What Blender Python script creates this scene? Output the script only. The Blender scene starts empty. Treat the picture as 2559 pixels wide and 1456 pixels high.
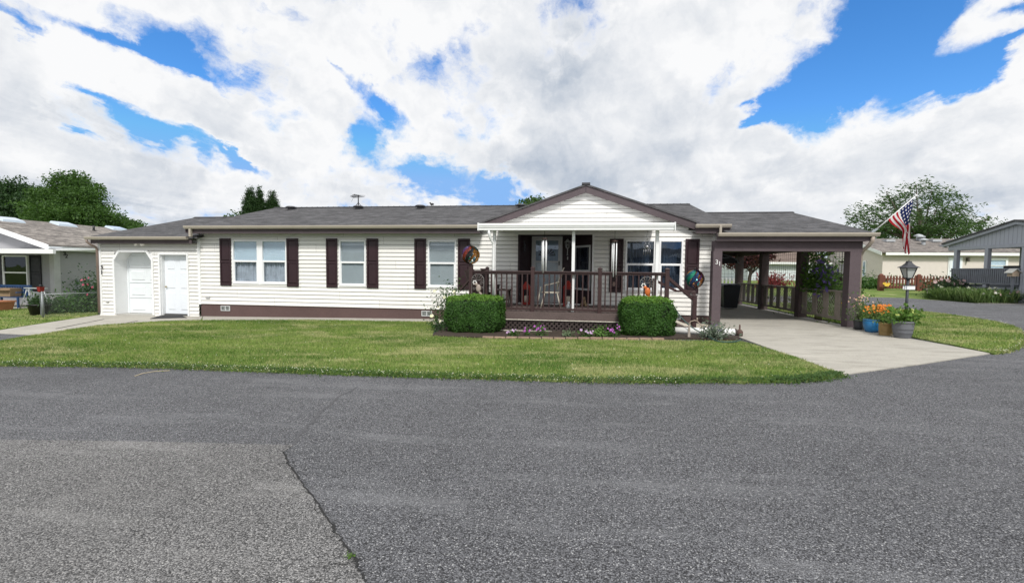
import bpy, bmesh, math, random
import numpy as np
from mathutils import Vector, Matrix
random.seed(7); RNG = np.random.default_rng(7)
R = math.radians
scene = bpy.context.scene
COL = scene.collection

# ---------------------------------------------------------------- camera geometry
# The photograph's vanishing points give one pinhole camera; measurements below are in a 2559 x 1456 frame.
FPX = 1108.0; EYE = 1.55; SLOPE = 0.0143
def _n(v): v = np.array(v, float); return v/np.linalg.norm(v)
XC = _n([8103, -141., 1108.]); YC = _n([151, 54, -1108.]); YC = _n(YC-XC*np.dot(XC, YC)); ZC = np.cross(XC, YC)
def ray(px, py):
    c = np.array([px-1280., 728.-py, -FPX]); return np.array([c@XC, c@YC, c@ZC])
def G(px, py, dz=0.0):                      # point on the gently sloping ground
    d = ray(px, py); t = (dz-EYE)/(d[2]-SLOPE*d[0]); return (d[0]*t, d[1]*t, EYE+d[2]*t)
def P(px, py, Y):                           # point on the upright plane y = Y
    d = ray(px, py); t = Y/d[1]; return (d[0]*t, Y, EYE+d[2]*t)
def PXp(px, py, X):                         # point on the upright plane x = X
    d = ray(px, py); t = X/d[0]; return (X, d[1]*t, EYE+d[2]*t)
def gz(x, y=0.0):
    z = SLOPE*x
    if x > 10 and y > 24: z += min((y-24)*0.022, 0.45)*min(1, (x-10)/4)
    return z
cd = bpy.data.cameras.new('camera'); cam = bpy.data.objects.new('camera', cd); COL.objects.link(cam)
cd.sensor_width = 36; cd.sensor_fit = 'HORIZONTAL'; cd.lens = FPX*36/2559; cd.clip_end = 3000; cd.clip_start = 0.05
m = Matrix(((*XC, 0), (*YC, 0), (*ZC, EYE), (0, 0, 0, 1))); cam.matrix_world = m
scene.camera = cam
vs = scene.view_settings; vs.view_transform = 'Standard'; vs.look = 'None'; vs.exposure = 0.0; vs.gamma = 1

# ---------------------------------------------------------------- node expressions
class NT:
    def __init__(s, nt): s.nt = nt
    def node(s, t, **kw):
        n = s.nt.nodes.new(t)
        for k, v in kw.items(): setattr(n, k, v)
        return n
    def put(s, inp, v):
        if isinstance(v, X): s.nt.links.new(v.s, inp)
        elif isinstance(v, bpy.types.NodeSocket): s.nt.links.new(v, inp)
        else:
            if inp.type == 'RGBA' and len(v) == 3: v = (*v, 1)
            inp.default_value = v
    def math(s, op, *a, clamp=False):
        n = s.node('ShaderNodeMath', operation=op, use_clamp=clamp)
        for i, v in enumerate(a): s.put(n.inputs[i], v)
        return X(s, n.outputs[0])
    def vmath(s, op, a, b=None, out=0):
        n = s.node('ShaderNodeVectorMath', operation=op); s.put(n.inputs[0], a)
        if b is not None: s.put(n.inputs[1], b)
        return X(s, n.outputs[out])
    def dot(s, a, b): return s.vmath('DOT_PRODUCT', a, b, 'Value')
    def sep(s, v):
        n = s.node('ShaderNodeSeparateXYZ'); s.put(n.inputs[0], v); return [X(s, o) for o in n.outputs]
    def comb(s, x, y, z=0.0):
        n = s.node('ShaderNodeCombineXYZ')
        for i, v in enumerate((x, y, z)): s.put(n.inputs[i], v)
        return X(s, n.outputs[0])
    def noise(s, v, scale=1., detail=2., rough=.5, dist=0., color=False, lac=2.):
        n = s.node('ShaderNodeTexNoise'); s.put(n.inputs['Vector'], v)
        for k, q in (('Scale', scale), ('Detail', detail), ('Roughness', rough), ('Distortion', dist), ('Lacunarity', lac)): s.put(n.inputs[k], q)
        return X(s, n.outputs['Color' if color else 'Fac'])
    def voro(s, v, scale, out='Distance', feature='F1', rnd=1.):
        n = s.node('ShaderNodeTexVoronoi', feature=feature); s.put(n.inputs['Vector'], v); s.put(n.inputs['Scale'], scale); n.inputs['Randomness'].default_value = rnd
        return X(s, n.outputs[out])
    def mix(s, f, a, b, mode='MIX'):
        n = s.node('ShaderNodeMix', data_type='RGBA', blend_type=mode); s.put(n.inputs[0], f); s.put(n.inputs[6], a); s.put(n.inputs[7], b)
        return X(s, n.outputs[2])
    def ramp(s, f, a, b):                       # smoothstep
        n = s.node('ShaderNodeMapRange', interpolation_type='SMOOTHSTEP'); s.put(n.inputs[0], f); s.put(n.inputs[1], a); s.put(n.inputs[2], b)
        return X(s, n.outputs[0])
    def lin(s, f, a, b, c=0., d=1.):
        n = s.node('ShaderNodeMapRange'); s.put(n.inputs[0], f)
        for i, v in enumerate((a, b, c, d)): s.put(n.inputs[i+1], v)
        return X(s, n.outputs[0])
class X:
    def __init__(s, t, sk): s.t = t; s.s = sk
    def __add__(s, o): return s.t.math('ADD', s, o)
    __radd__ = __add__
    def __sub__(s, o): return s.t.math('SUBTRACT', s, o)
    def __rsub__(s, o): return s.t.math('SUBTRACT', o, s)
    def __mul__(s, o): return s.t.math('MULTIPLY', s, o)
    __rmul__ = __mul__
    def __truediv__(s, o): return s.t.math('DIVIDE', s, o)

def new_mat(name):
    m = bpy.data.materials.new(name); m.use_nodes = True; nt = m.node_tree; nt.nodes.clear()
    t = NT(nt); out = t.node('ShaderNodeOutputMaterial'); return m, t, out
def pos(t): return X(t, t.node('ShaderNodeNewGeometry').outputs['Position'])
def island(t): return X(t, t.node('ShaderNodeNewGeometry').outputs['Random Per Island'])
def uvn(t): return X(t, t.node('ShaderNodeTexCoord').outputs['UV'])
def bump(t, h, strength=.3, dist=.01):
    n = t.node('ShaderNodeBump'); n.inputs['Strength'].default_value = strength; n.inputs['Distance'].default_value = dist; t.put(n.inputs['Height'], h); return n.outputs[0]
def princ(t, out, col, rough=.6, metal=0., normal=None, spec=.5, trans=None):
    p = t.node('ShaderNodeBsdfPrincipled'); t.put(p.inputs['Base Color'], col); t.put(p.inputs['Roughness'], rough); t.put(p.inputs['Metallic'], metal)
    p.inputs['Specular IOR Level'].default_value = spec
    if normal is not None: t.put(p.inputs['Normal'], normal)
    t.nt.links.new(p.outputs[0], out.inputs[0]); return p
_mc = {}
def M(name, col=None, rough=.6, metal=0., var=.08, vs_=3., grain=0., gs=60., spec=.4, dirt=0.):
    """plain painted / plastic / metal surface with broad tonal variation, fine grain and a little bump"""
    if name in _mc: return _mc[name]
    m, t, out = new_mat(name); p = pos(t)
    n1 = t.noise(p, vs_, 4., .6); c = t.mix(t.lin(n1, .3, .7), tuple(x*(1-var) for x in col), tuple(min(.95, x*(1+var)) for x in col))
    if dirt:
        d = t.ramp(t.noise(p, 1.7, 6., .7), .55, .75); c = t.mix(d*dirt, c, (.12, .10, .08))
    nrm = None
    if grain:
        g = t.noise(p, gs, 3., .7); c = t.mix(grain, c, t.mix(t.lin(g, .3, .7), tuple(x*.5 for x in col), tuple(min(1, x*1.6) for x in col))); nrm = bump(t, g, .4, .01)
    princ(t, out, c, t.lin(t.noise(p, 9, 2.), .3, .7, max(.02, rough-.08), min(1, rough+.08)), metal, nrm, spec)
    _mc[name] = m; return m
def leafmat(name, c1=None, c2=None, c3=None, trans=.25, rough=.55):
    if name in _mc: return _mc[name]
    m, t, out = new_mat(name); p = pos(t); r = island(t)
    c = t.mix(r, c1, c2)
    c = t.mix(t.ramp(t.noise(p, 1.3, 3.), .42, .62)*.6, c, c3 or c2)
    b = t.node('ShaderNodeBsdfPrincipled'); t.put(b.inputs['Base Color'], c); b.inputs['Roughness'].default_value = rough; b.inputs['Specular IOR Level'].default_value = .25
    tr = t.node('ShaderNodeBsdfTranslucent'); t.put(tr.inputs[0], t.mix(.5, c, (c2[0]*1.3, c2[1]*1.5, c2[2]*.7)))
    mx = t.node('ShaderNodeMixShader'); mx.inputs[0].default_value = trans
    t.nt.links.new(b.outputs[0], mx.inputs[1]); t.nt.links.new(tr.outputs[0], mx.inputs[2]); t.nt.links.new(mx.outputs[0], out.inputs[0])
    _mc[name] = m; return m
def glassmat(name, tint=(.75, .8, .82), refl=1.0):
    if name in _mc: return _mc[name]
    m, t, out = new_mat(name)
    tr = t.node('ShaderNodeBsdfTransparent'); tr.inputs[0].default_value = (*tint, 1)
    gl = t.node('ShaderNodeBsdfGlossy'); gl.inputs['Roughness'].default_value = .015; gl.inputs[0].default_value = (.85, .92, 1, 1)
    lw = t.node('ShaderNodeLayerWeight'); lw.inputs[0].default_value = .5; fr_ = t.math('POWER', X(t, lw.outputs['Facing']), 5.)*.9+.045
    n = t.noise(pos(t), 1.2, 2.); t.nt.links.new(bump(t, n, .06, .05), gl.inputs['Normal'])
    mx = t.node('ShaderNodeMixShader'); t.put(mx.inputs[0], t.math('MULTIPLY', fr_, 1.9*refl, clamp=True))
    t.nt.links.new(tr.outputs[0], mx.inputs[1]); t.nt.links.new(gl.outputs[0], mx.inputs[2]); t.nt.links.new(mx.outputs[0], out.inputs[0])
    _mc[name] = m; return m

# ---------------------------------------------------------------- mesh building
ORG = {}
def org(o): return Vector(ORG.get(o.name, (0, 0, 0))) if o else Vector((0, 0, 0))
class MB:
    def __init__(s): s.v = []; s.f = []; s.smooth = set(); s.uv = {}
    def quad(s, *p, smooth=False, uv=None):
        i = len(s.v); s.v += [tuple(map(float, q)) for q in p]; s.f.append(tuple(range(i, i+len(p))))
        if smooth: s.smooth.add(len(s.f)-1)
        if uv: s.uv[len(s.f)-1] = uv
        return s
    def box(s, x0, x1, y0, y1, z0, z1):
        return s.hexa([(x0, y0, z0), (x1, y0, z0), (x1, y1, z0), (x0, y1, z0)], [(x0, y0, z1), (x1, y0, z1), (x1, y1, z1), (x0, y1, z1)])
    def hexa(s, a, b):                          # two rings joined and capped
        i = len(s.v); n = len(a); s.v += [tuple(map(float, q)) for q in a]+[tuple(map(float, q)) for q in b]
        s.f.append(tuple(i+k for k in reversed(range(n)))); s.f.append(tuple(i+n+k for k in range(n)))
        for k in range(n): s.f.append((i+k, i+(k+1) % n, i+n+(k+1) % n, i+n+k))
        return s
    def bar(s, p, q, w, h=None, up=(0, 0, 1)):
        p = Vector(p); q = Vector(q); h = h or w; d = (q-p).normalized(); u = Vector(up)
        if abs(d.dot(u)) > .98: u = Vector((0, 1, 0))
        a = d.cross(u).normalized()*w/2; b = a.cross(d).normalized()*h/2
        return s.hexa([p-a-b, p+a-b, p+a+b, p-a+b], [q-a-b, q+a-b, q+a+b, q-a+b])
    def tube(s, pts, r, n=8, caps=True):
        pts = [Vector(p) for p in pts]; rs = r if hasattr(r, '__len__') else [r]*len(pts); rings = []
        ref = None
        for k, p in enumerate(pts):
            d = (pts[min(k+1, len(pts)-1)]-pts[max(k-1, 0)]).normalized()
            if ref is None: ref = Vector((0, 0, 1)) if abs(d.z) < .9 else Vector((1, 0, 0))
            a = d.cross(ref).normalized(); b = d.cross(a).normalized(); ref = a.cross(d) if False else ref
            i = len(s.v); s.v += [tuple(p+(a*math.cos(2*math.pi*j/n)+b*math.sin(2*math.pi*j/n))*rs[k]) for j in range(n)]; rings.append(i)
        for k in range(len(rings)-1):
            for j in range(n):
                s.f.append((rings[k]+j, rings[k]+(j+1) % n, rings[k+1]+(j+1) % n, rings[k+1]+j)); s.smooth.add(len(s.f)-1)
        if caps:
            s.f.append(tuple(rings[0]+j for j in reversed(range(n)))); s.f.append(tuple(rings[-1]+j for j in range(n)))
        return s
    def lathe(s, prof, c, n=20, cap=True, sx=1., sy=1.):
        rings = []
        for r, z in prof:
            i = len(s.v); s.v += [(c[0]+sx*r*math.cos(2*math.pi*j/n), c[1]+sy*r*math.sin(2*math.pi*j/n), c[2]+z) for j in range(n)]; rings.append(i)
        for k in range(len(rings)-1):
            for j in range(n):
                s.f.append((rings[k]+j, rings[k]+(j+1) % n, rings[k+1]+(j+1) % n, rings[k+1]+j)); s.smooth.add(len(s.f)-1)
        if cap:
            s.f.append(tuple(rings[0]+j for j in reversed(range(n)))); s.f.append(tuple(rings[-1]+j for j in range(n)))
        return s
    def ball(s, c, rx, ry=None, rz=None, n=10, mlat=7):
        ry = ry or rx; rz = rz or rx
        return s.lathe([(max(1e-4, math.sin(math.pi*k/mlat)), -rz*math.cos(math.pi*k/mlat)) for k in range(mlat+1)], c, n, False, rx, ry)
    def prism(s, poly, y0, y1):                 # polygon in xz extruded along y
        return s.hexa([(x, y0, z) for x, z in poly], [(x, y1, z) for x, z in poly])
    def prismx(s, poly, x0, x1):                # polygon in yz extruded along x
        return s.hexa([(x0, y, z) for y, z in poly], [(x1, y, z) for y, z in poly])
    def plate(s, poly, z0, z1):
        return s.hexa([(x, y, z0) for x, y in poly], [(x, y, z1) for x, y in poly])
    def build(s, name, mat, parent=None, bevel=0., loc=None, rot=None):
        o0 = org(parent); l = Vector(loc) if loc is not None else Vector((0, 0, 0))
        me = bpy.data.meshes.new(name); sh = o0+l
        if rot is not None: sh = Vector((0, 0, 0))
        me.from_pydata([(a-sh[0], b-sh[1], c-sh[2]) for a, b, c in s.v], [], s.f)
        if s.smooth: me.polygons.foreach_set('use_smooth', [k in s.smooth for k in range(len(s.f))])
        if s.uv:
            uvl = me.uv_layers.new(name='UVMap')
            for k, uv in s.uv.items():
                for li, q in zip(me.polygons[k].loop_indices, uv): uvl.data[li].uv = q
        bm = bmesh.new(); bm.from_mesh(me); bmesh.ops.recalc_face_normals(bm, faces=bm.faces); bm.to_mesh(me); bm.free()
        o = bpy.data.objects.new(name, me); COL.objects.link(o); o.location = l
        if mat: me.materials.append(mat)
        if parent: o.parent = parent
        if bevel:
            b = o.modifiers.new('bevel', 'BEVEL'); b.width = bevel; b.segments = 2; b.limit_method = 'ANGLE'
        ORG[o.name] = tuple(o0+l)
        return o
def thing(name, label, cat, loc=(0, 0, 0), group=None):
    o = bpy.data.objects.new(name, None); COL.objects.link(o); o.location = loc; o.empty_display_size = .2
    ORG[o.name] = tuple(loc); return tag(o, label, cat, group)
def tag(o, label=None, cat=None, group=None, kind=None):
    if label: o['label'] = label
    if cat: o['category'] = cat
    if group: o['group'] = group
    if kind: o['kind'] = kind
    return o
def fastmesh(name, verts, nper, mat, parent=None, smooth=False):
    """verts: (N*nper,3) array, every nper vertices one face"""
    verts = np.asarray(verts, np.float32).reshape(-1, 3)-np.array(org(parent), np.float32)
    nf = len(verts)//nper; me = bpy.data.meshes.new(name)
    me.vertices.add(len(verts)); me.vertices.foreach_set('co', verts.ravel())
    me.loops.add(len(verts)); me.loops.foreach_set('vertex_index', np.arange(len(verts), dtype=np.int32))
    me.polygons.add(nf); me.polygons.foreach_set('loop_start', np.arange(0, len(verts), nper, dtype=np.int32))
    me.update(calc_edges=True); me.validate(); me.materials.append(mat)
    o = bpy.data.objects.new(name, me); COL.objects.link(o)
    if parent: o.parent = parent
    ORG[o.name] = tuple(org(parent)); return o
def leafquads(c, size, aspect=.5, nrm=None, spread=1., rng=RNG, droop=None):
    """leaf-shaped quads (rhombs) centred at c with random or biased orientation"""
    c = np.asarray(c); n = len(c)
    d = rng.normal(size=(n, 3)); d /= np.linalg.norm(d, axis=1, keepdims=True)
    if nrm is not None:
        d = d*spread+nrm; d /= np.linalg.norm(d, axis=1, keepdims=True)
    a = np.cross(d, rng.normal(size=(n, 3))); a /= np.linalg.norm(a, axis=1, keepdims=True)
    if droop is not None:
        a = a+np.array(droop); a -= d*np.sum(a*d, axis=1, keepdims=True); a /= np.linalg.norm(a, axis=1, keepdims=True)
    b = np.cross(d, a); s = (size*rng.uniform(.6, 1.3, n))[:, None]
    return np.stack([c-a*s, c+b*s*aspect-a*s*.1, c+a*s, c-b*s*aspect-a*s*.1], axis=1)
def text_mesh(name, txt, size, mat, parent, loc, rot, depth=.008):
    cu = bpy.data.curves.new(name, 'FONT'); cu.body = txt; cu.size = size; cu.extrude = depth; cu.align_x = 'CENTER'; cu.align_y = 'CENTER'
    to = bpy.data.objects.new(name+'_tmp', cu); COL.objects.link(to); bpy.context.view_layer.update()
    me = bpy.data.meshes.new_from_object(to.evaluated_get(bpy.context.evaluated_depsgraph_get())); bpy.data.objects.remove(to)
    me.name = name; me.materials.clear(); me.materials.append(mat)
    o = bpy.data.objects.new(name, me); COL.objects.link(o); o.parent = parent; o.location = Vector(loc)-org(parent); o.rotation_euler = rot; return o

# ---------------------------------------------------------------- shared materials
def vinyl():
    m, t, out = new_mat('vinyl_siding'); p = pos(t); x, y, z = t.sep(p)
    row = t.math('FLOOR', (z-.27)/.253); u = (x+y)/3.66+row*.37; w = t.node('ShaderNodeTexWhiteNoise', noise_dimensions='2D'); t.put(w.inputs['Vector'], t.comb(t.math('FLOOR', u), row, 0.)); f = t.math('FRACT', u)
    c = t.mix(X(t, w.outputs['Value']), (.77, .76, .725), (.815, .805, .775)); c = t.mix(t.math('LESS_THAN', f, .0022)*.75, c, (.25, .24, .22))
    c = t.mix(t.ramp(t.noise(t.comb(x*3., y*3., z*.5), 1.2, 5., .7), .52, .78)*.16, c, (.45, .42, .36)); c = t.mix(t.ramp(t.noise(p, 5., 5., .7), .6, .8)*.12, c, (.4, .38, .33))
    wv = t.noise(t.comb(x*.9, y*.9, z*2.), 1.5, 2.); princ(t, out, c, .45, 0., bump(t, wv, .25, .02), .4); return m
SIDING = vinyl()
WHITE = M('white_paint', (.82, .83, .83), .45, var=.03)
VINYL = M('white_vinyl', (.84, .85, .86), .35, var=.02)
BROWN = M('plum_brown_trim', (.080, .061, .067), .6, var=.12, grain=.12)
STUCCO_BROWN = M('plum_brown_stucco', (.100, .077, .085), .85, var=.1, grain=.3, gs=90)
SKIRT = M('brown_skirting', (.10, .062, .058), .75, var=.12, vs_=1.2, grain=.15, gs=40)
RAIL = M('dark_red_brown_rail', (.046, .024, .024), .45, var=.15)
SHUT = M('shutter_plum', (.030, .013, .017), .45, var=.1)
GUT = M('tan_gutter', (.40, .36, .30), .4, var=.06, dirt=.08)
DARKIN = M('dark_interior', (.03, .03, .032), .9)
BLACK = M('black_metal', (.02, .02, .022), .45)
GALV = M('galvanised_steel', (.42, .45, .47), .4, metal=.6)
DECKWOOD = M('weathered_deck_board', (.105, .078, .072), .8, var=.2, grain=.35, gs=35)
LATT = M('lattice_brown', (.05, .037, .034), .75, var=.2)
CARWOOD = M('carport_weathered_wood', (.27, .235, .205), .85, var=.25, grain=.35, gs=30)
GLASS = glassmat('window_glass', (.95, .97, .98), .55); GLASSD = glassmat('window_glass_dark', (.75, .8, .85), .75)
def roofmat(name, a, b, axis='x'):
    m, t, out = new_mat(name); p = pos(t); x, y, z = t.sep(p)
    u = (x if axis == 'x' else y)
    v = t.comb(u, z*4.0, 0.)
    br = t.node('ShaderNodeTexBrick', offset=.5, squash=1.0); t.put(br.inputs['Vector'], v); br.inputs['Scale'].default_value = 1
    br.inputs['Brick Width'].default_value = .28; br.inputs['Row Height'].default_value = .145; br.inputs['Mortar Size'].default_value = .006
    br.inputs['Mortar Smooth'].default_value = .3; br.inputs['Bias'].default_value = 0.
    t.put(br.inputs['Color1'], tuple(a)); t.put(br.inputs['Color2'], tuple(b)); t.put(br.inputs['Mortar'], tuple(c*.45 for c in a))
    n = t.noise(t.comb(u*1.0, z*5.5, 0.), 2.2, 6., .78); c = t.mix(t.lin(n, .44, .62, 0., .9), X(t, br.outputs[0]), tuple(q*1.75 for q in b)); c = t.mix(t.lin(t.noise(t.comb(u*.8, z*6., 4.), 2.6, 5., .75), .47, .62, 0., .8), c, tuple(q*.35 for q in a))
    n2 = t.noise(p, .5, 3.); c = t.mix(t.lin(n2, .35, .65, 0., .3), c, tuple(q*.8 for q in a))
    gr = t.noise(p, 150., 2.); c = t.mix(.18, c, t.mix(gr, (.02, .02, .02), (.3, .3, .3)))
    fr = t.math('FRACT', z*4.0/.145)
    princ(t, out, c, .9, 0., bump(t, fr*-1.+X(t, br.outputs[1])*-.5+n*.6, .8, .012), .2); return m
ROOF = roofmat('charcoal_shingles', (.045, .044, .047), (.082, .080, .084))
ROOFY = roofmat('charcoal_shingles_cross', (.045, .044, .047), (.082, .080, .084), 'y')
ROOFTAN = roofmat('tan_shingles', (.17, .15, .135), (.26, .235, .21), 'y')
ROOFTANX = roofmat('tan_shingles_long', (.15, .13, .118), (.22, .195, .175), 'x')
# ================================================================ THE HOME
W = 13.45
def fx(px): return P(px, 680, W)[0]
ZB, ZT = .27, 2.63
home = thing('manufactured_home', 'long cream single-storey home with plum shutters, porch gable and attached garage', 'house', (-4.3, W, -.06))
def siding(name, x0, x1, z0, z1, Y, parent, holes=(), pitch=.1265, xl=None, xr=None, mat=None):
    """lapped courses: each leans out to a lip at its foot; holes = (x0,x1,z0,z1) left open"""
    b = MB(); lip = .022; z = z0; xl = xl or (lambda q: x0); xr = xr or (lambda q: x1)
    while z < z1-1e-4:
        ze = min(z+pitch, z1); cuts = sorted({z, ze, max(z+.02, ze-.020), *[h[k] for h in holes for k in (2, 3) if z < h[k] < ze]})
        for a, c in zip(cuts, cuts[1:]):
            ya = Y-lip*(1-(a-z)/pitch); yc = Y-lip*(1-(c-z)/pitch); mid = (a+c)/2
            if a > z and c == ze: ya = yc = Y+.030
            hs = sorted((h[0], h[1]) for h in holes if h[2] < mid < h[3])
            edges = [None]+[q for h in hs for q in h]+[None]
            for k in range(0, len(edges), 2):
                la = xl(a) if edges[k] is None else edges[k]; lc = xl(c) if edges[k] is None else edges[k]
                ra = xr(a) if edges[k+1] is None else edges[k+1]; rc = xr(c) if edges[k+1] is None else edges[k+1]
                if ra-la < .002: continue
                b.quad((la, ya, a), (ra, ya, a), (rc, yc, c), (lc, yc, c))
                if a == z: b.quad((la, Y+.031, a), (ra, Y+.031, a), (ra, ya, a), (la, ya, a))
        z = ze
    return b.build(name, mat or SIDING, parent)

# window openings in the long wall: (x0,x1,z0,z1)
WZ0, WZ1 = .965, 2.425
WIN = [(fx(583), fx(648)), (fx(655), fx(719)), (fx(849), fx(916)), (fx(1070), fx(1141)), (fx(1562), fx(1637)), (fx(1646), fx(1706))]
XL, XR = fx(499), fx(1785)
EX0, EX1, EZ0, EZ1 = fx(1297), fx(1482), .50, 2.60
holes = [(a+.02, b-.02, WZ0+.02, WZ1-.02) for a, b in WIN]+[(EX0, EX1, EZ0, EZ1)]
siding('wall_siding', XL, XR, ZB, ZT+.1, W, home, holes)
MB().box(XL-.035, XL+.06, W-.035, W+.06, ZB-.02, ZT+.08).build('corner_trim', WHITE, home, .004)
MB().box(XR-.065, XR+.035, W-.035, W+.06, ZB-.02, ZT+.08).build('corner_trim', WHITE, home, .004)
MB().box(XR-.02, XR, W+.06, 21.6, ZB, 2.7).build('side_wall', SIDING, home)
MB().box(XL, XR, 21.58, 21.6, ZB, 2.7).build('rear_wall', SIDING, home)
MB().box(XL+.02, XR-.04, W+.012, W+.10, -.3, ZB+.03).build('skirting', SKIRT, home)
MB().box(XL+.02, XR-.02, W+.10, 21.58, ZB, ZB+.05).build('floor_slab', DARKIN, home)
# foundation vents
def vent(px, py, w=.34, h=.17):
    x, _, z = P(px, py, W); o = MB()
    o.box(x-w/2, x+w/2, W-.012, W+.01, z-h/2, z-h/2+.022).box(x-w/2, x+w/2, W-.012, W+.01, z+h/2-.022, z+h/2)
    o.box(x-w/2, x-w/2+.022, W-.012, W+.01, z-h/2+.022, z+h/2-.022).box(x+w/2-.022, x+w/2, W-.012, W+.01, z-h/2+.022, z+h/2-.022).box(x-.012, x+.012, W-.010, W+.01, z-h/2+.022, z+h/2-.022)
    f = o.build('foundation_vent', M('vent_frame', (.55, .57, .57), .5), home)
    MB().box(x-w/2+.02, x+w/2-.02, W+.004, W+.009, z-h/2+.02, z+h/2-.02).build('vent_screen', M('vent_dark', (.16, .17, .165), .6, var=.6, vs_=14), f)
vent(564, 770); vent(1067, 783); vent(1692, 791, .2)
MB().box(fx(515), fx(525), W-.04, W+.0, .45, .53).build('outlet_cover', M('grey_plastic', (.4, .4, .4), .5), home)

# windows --------------------------------------------------------------
BLIND = M('blind_slats', (.62, .74, .82), .6, var=.03); BLINDG = M('blind_grey', (.40, .44, .45), .6, var=.04)
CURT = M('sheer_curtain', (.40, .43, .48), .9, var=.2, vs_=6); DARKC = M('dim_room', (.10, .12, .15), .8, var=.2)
def window(x0, x1, z0, z1, Y, parent, upper='blind', lower='curtain', fr=VINYL, glass=None, name='window', fw=.05):
    o = MB(); zm = z0+(z1-z0)*.52; ya, yb = Y-.038, Y+.07
    o.box(x0, x1, ya, yb, z1-fw, z1).box(x0, x1, ya-.006, yb, z0, z0+fw+.012).box(x0, x0+fw, ya, yb, z0+fw+.012, z1-fw).box(x1-fw, x1, ya, yb, z0+fw+.012, z1-fw)
    f = o.build(name, fr, parent, .004)
    s = MB(); i = fw; k = .028
    s.box(x0+i, x1-i, Y-.026, Y+.03, zm-.03, zm+.03)
    for xa in (x0+i, x1-i-k): s.box(xa, xa+k, Y-.022, Y+.03, z0+i+.012, zm-.03)
    s.box(x0+i+k, x1-i-k, Y-.022, Y+.03, z0+i+.012, z0+i+.012+k)
    s.build('sash', fr, f, .003)
    g = glass or GLASS
    MB().box(x0+i, x1-i, Y+.012, Y+.016, zm+.03, z1-fw).build('pane', g, f)
    MB().box(x0+i+k, x1-i-k, Y+.002, Y+.006, z0+i+.012+k, zm-.03).build('pane', g, f)
    def blinds(za, zb, mat, dy=.03):
        b = MB(); z = za
        while z < zb:
            b.quad((x0+i*.9, Y+dy, z), (x1-i*.9, Y+dy, z), (x1-i*.9, Y+dy+.012, z+.021), (x0+i*.9, Y+dy+.012, z+.021)); z += .024
        b.build('blind', mat, f)
    def curtain(za, zb, mat, dy=.09):
        b = MB(); n = 60
        for q in range(n):
            xa = x0+(x1-x0)*q/n; xb = x0+(x1-x0)*(q+1)/n; h = lambda x: Y+dy+.02*math.sin(x*70)+.012*math.sin(x*31+2)
            b.quad((xa, h(xa), za), (xb, h(xb), za), (xb, h(xb), zb), (xa, h(xa), zb), smooth=True)
        b.build('curtain', mat, f)
    for part, za, zb in ((upper, zm, z1-.03), (lower, z0+.05, zm)):
        if part == 'blind': blinds(za, zb, BLIND)
        elif part == 'greyblind': blinds(za, zb, BLINDG)
        elif part == 'curtain': curtain(za, zb, CURT)
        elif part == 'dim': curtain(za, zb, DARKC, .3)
    return f
window(*WIN[0], WZ0, WZ1, W, home); window(*WIN[1], WZ0, WZ1, W, home)
MB().box(WIN[0][1], WIN[1][0], W-.03, W+.05, WZ0-.01, WZ1).build('mullion', VINYL, home)
window(*WIN[2], WZ0-.02, WZ1, W, home, 'greyblind', 'greyblind')
w3 = window(*WIN[3], WZ0-.02, WZ1, W, home, 'greyblind', 'greyblind')
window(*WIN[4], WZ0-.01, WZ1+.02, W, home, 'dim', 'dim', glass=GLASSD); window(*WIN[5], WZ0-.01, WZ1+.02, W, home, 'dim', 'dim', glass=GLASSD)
MB().box(WIN[4][1], WIN[5][0], W-.03, W+.05, WZ0-.02, WZ1+.02).build('mullion', VINYL, home)
def shutter(xa, xb, z0, z1, Y, parent, mat=SHUT):
    o = MB(); y0, y1 = Y-.05, Y-.014; t = .055; zm = z0+(z1-z0)*.51
    o.box(xa, xb, y0, y1, z0, z0+.10).box(xa, xb, y0, y1, z1-.06, z1).box(xa, xb, y0, y1, zm-.04, zm+.04)
    for a, b in ((z0+.10, zm-.04), (zm+.04, z1-.06)):
        o.box(xa, xa+t, y0, y1, a, b).box(xb-t, xb, y0, y1, a, b)
        o.box(xa+t, xb-t, y0+.026, y1, a, b)
        c = .022; o.hexa([(xa+t, y0+.026, a), (xb-t, y0+.026, a), (xb-t, y0+.026, b), (xa+t, y0+.026, b)],
                         [(xa+t+c, y0+.006, a+c), (xb-t-c, y0+.006, a+c), (xb-t-c, y0+.006, b-c), (xa+t+c, y0+.006, b-c)])
    return o.build('shutter', mat, parent, .003)
for a, b in ((553, 580), (719, 748), (817.5, 845), (918, 947), (1037, 1066), (1145, 1175), (1523, 1557), (1711, 1746)):
    shutter(fx(a), fx(b), .905, 2.475, W, home)

# roof ------------------------------------------------------------------
def slab(name, pts, mat, parent, th=.09):
    return MB().hexa([(x, y, z-th) for x, y, z in pts], pts).build(name, mat, parent)
ZE, ZR, YE, YR = 2.85, 4.05, 13.02, 17.5
RXL, RXR = -12.62, 4.28
GX0, GX1, GXM = -2.79, 3.485, .335
zm_ = ZE+(13.75-YE)*(ZR-ZE)/(YR-YE)
slab('roof', [(RXL, YE, ZE), (GX0+.05, YE, ZE), (GX0+.05, YR, ZR), (RXL, YR, ZR)], ROOF, home)
slab('roof', [(GX0+.05, 13.75, zm_), (GX1-.05, 13.75, zm_), (GX1-.05, YR, ZR), (GX0+.05, YR, ZR)], ROOF, home)
slab('roof', [(GX1-.05, YE, ZE), (RXR, YE, ZE), (RXR, YR, ZR), (GX1-.05, YR, ZR)], ROOF, home)
slab('roof', [(RXL, YR, ZR-.001), (RXR, YR, ZR-.001), (RXR, 22., ZE), (RXL, 22., ZE)], ROOF, home)
rc = MB()
x = RXL
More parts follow.
